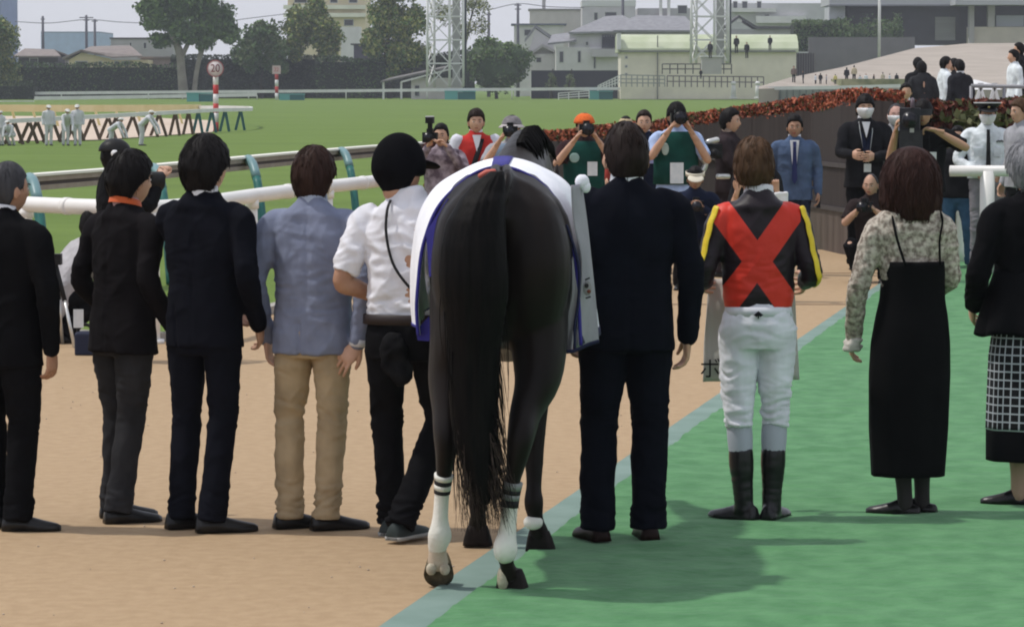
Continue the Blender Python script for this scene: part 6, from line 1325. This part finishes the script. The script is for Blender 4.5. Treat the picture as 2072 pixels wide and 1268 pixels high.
# photographer hidden behind the jockey, both hands up
l, H = bp(1530, 392, 31.0, 1.36); l = gp(1530, 610); J = person('photographer almost hidden behind the jockey with white cloth in a raised hand', l, 1.42, 180, top='shirt', tmat=BLK2, bmat=BLK2, lod=0, group=PG, sleeve=.5, hair=HBLACK, elL=(-.27,.10,.98), elR=(.27,.10,.98), wrL=(-.20,.20,1.20), wrR=(.22,.20,1.20), handdir=dict(L=((.2,.1,.9),(0,1,0),1.0), R=((-.2,.1,.9),(0,1,0),1.0)))
g_ = empty('folded_cloth', 'folded white cloth held up at the right of the jockey head', 'cloth', at(1581, 403, 28.4)); mb = MB(); mb.box((-.06,-.01,-.075),(.06,.03,.06)); me = vox(mb, .009, 4, lambda p, n: .006*N3(p[0]*25,p[1]*20,p[2]*25)); mesh_obj('cloth', me, WHITEC, g_)
# left side: standing camera operator and the crouching one
l, H = bp(228, 276, 23.6); J = person('camera operator in black cap and black clothes behind the man with the orange lanyard', l, H-.01, -70, top='tshirt', tmat=BLACKT, bmat=BLACKT, lod=1, group='camera crew at the left rail', hair=HBLACK, haircfg=dict(t=.02,tufts=80), **dict(UPP, elL=(-.22,.22,1.20), elR=(.22,.22,1.20), wrL=(-.06,.36,1.42), wrR=(.06,.36,1.42)))
cap(J, BLACKP, True, .045, 1.05)
g_ = empty('video_camera', 'black video camera with headphones hook right of the lanyard man face', 'camera', at(262, 365, 23.5), R(-60)); mb = MB(); mb.box((-.07,-.16,-.08),(.07,.12,.09)); mb.build('body', BLACKP, g_); mb = MB(); mb.tube([(0,.12,0),(0,.24,-.01)], [.06,.068], 16); ln = mb.build('lens', BLACKP, g_); mb = MB(); mb.tube([(0,.241,-.01),(0,.246,-.01)], .055, 16); mb.build('front_glass', LENSG, ln); mb = MB(); mb.tube([Vector(v) for v in crom([(0,-.12,.09),(0,-.10,.15),(0,.08,.15),(0,.10,.09)],4)], .014, 8); mb.build('handle', BLACKP, g_)
mb = MB(); mb.ball((-.02,-.10,.185), (.026,.026,.026), 12, 8); mb.build('windscreen_ball', WHITEC, g_)
l = gp(170, 668); l = Vector((at(106,600,25.4).x, 25.4, 0)); J = person('crouching camera operator in light grey shirt by the left rail', l, 1.62, -58, top='shirt', tmat=col('shirt_pale_grey', (.40,.39,.40)), bmat=BLACKT, lod=1, group='camera crew at the left rail', sleeve=1, hair=HBLACK, **dict(CR, hipz=.36, lean=(0,.8,1), bulk=1.1, hem=.74, elL=(-.26,.5,.52), elR=(.26,.45,.52), wrL=(-.1,.6,.56), wrR=(.1,.6,.56)))
g_ = empty('tripod', 'low black and silver tripod beside the crouching camera operator', 'tripod', at(112, 640, 25.0)*1.0); g_.location.z = 0
for k, (dx, dy) in enumerate(((-.22,-.1),(.16,-.16),(.02,.24))):
    mb = MB(); mb.tube([(0,0,.62),(dx*.5,dy*.5,.34)], .018, 8); lg = mb.build('leg', BLACKP, g_); mb = MB(); mb.tube([(dx*.48,dy*.48,.36),(dx,dy,.0)], .012, 8); mb.build('leg_extension', SILV, lg)
mb = MB(); mb.box((-.05,-.05,.60),(.05,.05,.68)); mb.build('head', BLACKP, g_)
g_ = empty('camera_bag', 'navy camera bag on the ground by the crouching operator', 'bag', at(158, 690, 24.2)); g_.location.z = 0; mb = MB(); mb.box((-.02,-.06,0),(.12,.06,.17)); me = vox(mb, .02, 6); mesh_obj('body', me, M('bag_navy', (.02,.025,.05), rough=.8), g_); mb = MB(); mb.tube([Vector(v) for v in crom([(.0,0,.16),(.01,0,.21),(.08,0,.21),(.10,0,.16)],4)], .012, 8); mb.build('strap', BLACKP, g_); mb = MB(); mb.box((-.02,-.09,.20),(.05,-.08,.33)); mb.build('card_pocket', CARD, g_)
# workers on the turf
WW = M('workwear_white', (.52,.53,.55), (.62,.63,.65), sc=3, rough=.9)
def worker(label, px, foot, top, Y, lean=(0,0,1), hair=None, **k):
    z = turf_z(Y); l = at(px, foot, Y); l.z = z; H = k.pop('H', None) or (at(px, top, Y).z - z); J = person(label, l, H, k.pop('rot', 180), top='shirt', tmat=WW, bmat=WW, lod=0, hair=None, group='workers in white on the turf', lean=lean, skin=SKIN2, eyes=False, hands=False, sleeve=1, **k); cap(J, M('hat_white', (.62,.62,.58), rough=.8), True, .0, 1.15, 'hat', flat=False); return J
Yw = 124
worker('worker in white with cap standing at the left of the group', 99, 293, 210, Yw, rot=200)
worker('worker in white standing upright in the middle of the group', 157, 292, 209, Yw, rot=180)
worker('worker in white stooping between the two upright ones', 133, 290, 0, Yw, (0,.9,1), H=1.5, rot=200, elL=(-.2,.5,.9), elR=(.2,.5,.9), wrL=(-.15,.65,.62), wrR=(.15,.65,.62))
worker('worker in white bending low beside the man upright with black strap', 225, 290, 0, Yw, (0,1.6,1), H=1.45, rot=250, hipz=.7, elL=(-.2,.6,.6), elR=(.2,.6,.6), wrL=(-.15,.7,.35), wrR=(.15,.7,.35))
worker('worker in white bending forward rightmost of the group', 287, 290, 0, Yw, (0,1.2,1), H=1.5, rot=255, elL=(-.2,.65,.8), elR=(.2,.65,.8), wrL=(-.15,.75,.5), wrR=(.15,.75,.5))
worker('worker in white at the left edge with dark trousers', 2, 296, 222, Yw, rot=150)
worker('worker in white crouching beside the left edge', 24, 296, 0, Yw, (0,.8,1), H=1.4, rot=160, hipz=.5, knL=(-.15,.3,.5), knR=(.15,.3,.5), elL=(-.2,.4,.6), elR=(.2,.4,.6), wrL=(-.15,.5,.4), wrR=(.15,.5,.4))
# raised terrace behind the red hedge with the group of officials
TZ = .50; mb = MB(); mb.box((4, 55, -.2),(40, 105, TZ)); tag(mb.build('terrace', BANK), 'raised tan concrete terrace behind the red hedge', kind='structure')
def off(label, px, top, Y, tm, bm, rot=0, hair=HBLACK, H=None, lo=0, **k):
    l = at(px, 200, Y); l.z = lo if lo else TZ; H = H or (at(px, top, Y).z - l.z); return person(label, l, H, rot, tmat=tm, bmat=bm, hair=hair, lod=0, group='people on the terrace behind the hedge', eyes=False, hands=k.pop('hands', True), haircfg=dict(n=48,m=34,t=.02,tufts=30), **k)
off('tall man in dark suit seen from behind, left one of the leaning pair', 1858, 114, 70, BLK2, BLK2, 20); off('man in dark grey suit leaning close to the taller man', 1868, 121, 68, col('suit_greyish', (.03,.03,.033)), BLK2, 10, lean=(-.05,0,1))
off('woman with long black hair and white blouse facing right on the terrace', 1911, 112, 69, GUARDW, NV3, -80); off('man in black jacket facing the woman in white blouse', 1932, 116, 70, BLK2, BLK2, 60); off('man in charcoal suit with white collar talking to the woman in white', 1942, 118, 67, col('suit_charcoal2', (.022,.022,.026)), BLK2, 30, shirt=SHIRTC)
off('person in dark vest and white shirt at the upper right edge', 2063, 84, 66, BLK2, BLK2, 80, lo=.95); off('person in white shirt and dark waist bag near the right edge', 2052, 98, 64, GUARDW, BLK2, 100, lo=.75)
off('woman in white shirt kneeling above the masked bald person', 1833, 166, 50, GUARDW, GREYS, 180, H=1.75, lo=.20); off('person wearing dark red jacket seated between the suited pair and woman', 1884, 140, 76, col('jacket_maroon', (.20,.03,.03)), BLK2, 200, hair=HBROWN, H=1.2)
off('seated person in beige shawl near the white parasol and tripods', 1975, 148, 78, col('shawl', (.35,.25,.2)), BLK2, 200, hair=HBROWN, H=1.1)
off('dark haired person in navy stooping beside the white tripods', 2040, 160, 62, NV3, NV3, 120, H=1.15)
off('person in white top behind the metal handrail, right of the beige shawl', 1996, 150, 74, GUARDW, BLK2, 150, H=1.1); off('person in black with bag crouching just left of the beige shawl', 1962, 152, 72, BLK2, BLK2, 100, H=1.1); off('person in pale grey top bending between the tripods and the navy figure', 2024, 152, 70, GREYS, BLK2, 230, H=1.15)
for px, lab in ((1984,'white folding tripod behind the red hedge, left of the pair'),(2012,'white folding tripod behind the red hedge, right of the pair')):
    b = at(px, 195, 66); g_ = empty('tripod', lab, 'tripod', (b.x, 66, TZ)); 
    for dx, dy in ((-.4,0),(.4,0),(0,.4)): mb = MB(); mb.bar((0,0,1.35),(dx,dy,0), .06,.06); mb.build('leg', WHITEC, g_)
    mb = MB(); mb.box((-.05,-.05,1.33),(.05,.05,1.43)); mb.build('head', WHITEC, g_)
g_ = empty('parasol', 'small white parasol over the seated person on the terrace', 'parasol', (at(1972,150,77).x, 77, TZ)); mb = MB(); mb.tube([(0,0,0),(0,0,1.45)], .02, 8); mb.build('pole', WHITEC, g_); mb = MB(); mb.rings([[Vector((r_*math.cos(a), r_*math.sin(a), z)) for a in (2*math.pi*k/8 for k in range(8))] for z, r_ in ((1.28,.62),(1.42,.35),(1.50,.03))], smooth=False); mb.build('canopy', WHITEC, g_)
b = at(2040, 190, 60); g_ = empty('metal_rail', 'grey handrail above the red hedge at right', 'rail', (at(1965,180,60).x, 60, TZ)); mb = MB(); L_ = at(2300,180,60).x - g_.location.x; zt = at(2000,174,60).z-TZ; mb.tube([(0,0,zt),(L_,0,zt-.05)], .035, 8); mb.build('handrail', M('handrail_grey', (.22,.22,.24), rough=.4), g_)
for k in range(5): mb = MB(); mb.tube([(L_*k/5,0,0),(L_*k/5,0,zt)], .03, 8); mb.build('post', MATS['handrail_grey'], g_)
# far small people on the bank and on the camera platform
SM = [(1606,133,1.6,BLK2,'standing in pale brown leftmost on the bank',col('coat_brown',(.16,.12,.1))),(1625,143,1.2,BLK2,'seated in black second from the left on the bank',BLK2),(1650,150,1.1,BLK2,'in white sitting beside one in black on the bank',GUARDW),(1660,148,1.1,BLK2,'in black sitting beside the one in white',BLK2),(1713,136,1.5,BLK2,'dark dressed standing in the middle of the bank',BLK2),(1728,132,1.6,BLK2,'in cream top standing beside the dark dressed one',col('top_cream',(.5,.42,.3))),(1752,149,1.1,BLK2,'in white with dark hair seated right of the standing pair',GUARDW),(1786,146,1.2,BLK2,'in cream top seated near the right end of the bank',col('top_cream2',(.5,.44,.34))),
 (1672,151,1.0,BLK2,'in grey crouching between the black pair and the standing couple',GREYS),(1690,150,1.0,BLK2,'in pale yellow seated just left of the standing couple',col('top_yellow',(.5,.45,.15))),(1740,152,1.0,BLK2,'in white close behind the standing couple',GUARDW),(1768,150,1.0,BLK2,'in dark plum seated between the white and cream tops',DJK),(1800,149,1.0,BLK2,'in white seated right of the cream top',GUARDW),(1814,148,1.1,BLK2,'in black seated last on the right of the bank',BLK2)]
for px, top, H_, bm_, lab, tm_ in SM:
    Y = 312; z = at(px, top, Y).z - H_; l = at(px, 190, Y); l.z = z; J = person('small far person '+lab, l, H_, random.choice((0,90,180,240)), tmat=tm_, bmat=bm_, lod=0, hands=False, eyes=False, haircfg=dict(n=24,m=18,tufts=0), group='far people on the bank')
mb = MB(); p0, p1 = at(1700,182,309), at(1850,182,309); mb.box((p0.x,308,.5),(p1.x,318,at(1700,160,309).z)); tag(mb.build('planted_strip', M('planting', (.10,.13,.05), (.30,.30,.16), sc=.8)), 'yellow green planted strip in front of the concrete bank', kind='structure')
for px, top, base, lab in ((1437,84,118,'person operating a camera on the low platform below the tower'),(1490,72,108,'standing dark figure right of the second light tower'),(1511,85,118,'second dark figure right of the second light tower'),(1558,72,102,'dark standing figure left of the clipped hedge'),(1418,140,160,'dark figure seated under the camera platform')):
    Y = 374; l = at(px, base, Y); H_ = at(px, top, Y).z-l.z; J = person(lab, l, H_, 160, tmat=BLK2, bmat=BLK2, lod=0, hands=False, eyes=False, haircfg=dict(n=24,m=18,tufts=0), group='far people near the second tower')
l = at(1626, 205, 120); l.z = turf_z(120); J = person('person whose head just shows over the red hedge by the grey barrier', l, at(1626,189,120).z-l.z, 180, tmat=BLK2, bmat=BLK2, lod=0, hands=False, haircfg=dict(n=24,m=18,tufts=0))
# ================================================================ air
hm = bpy.data.materials.new('haze'); hm.use_nodes = True; hn = hm.node_tree
for n_ in list(hn.nodes):
    if n_.type == 'BSDF_PRINCIPLED': hn.nodes.remove(n_)
pv = hn.nodes.new('ShaderNodeVolumePrincipled'); pv.inputs['Color'].default_value = (.86,.90,.97,1); pv.inputs['Density'].default_value = .0003; pv.inputs['Anisotropy'].default_value = 0
hn.links.new(pv.outputs[0], [n_ for n_ in hn.nodes if n_.type == 'OUTPUT_MATERIAL'][0].inputs['Volume'])
mb = MB(); mb.box((-400,-30,-1.6),(400,1300,60)); o = mb.build('haze', hm); tag(o, 'thin pale daylight haze over the racecourse', kind='stuff')
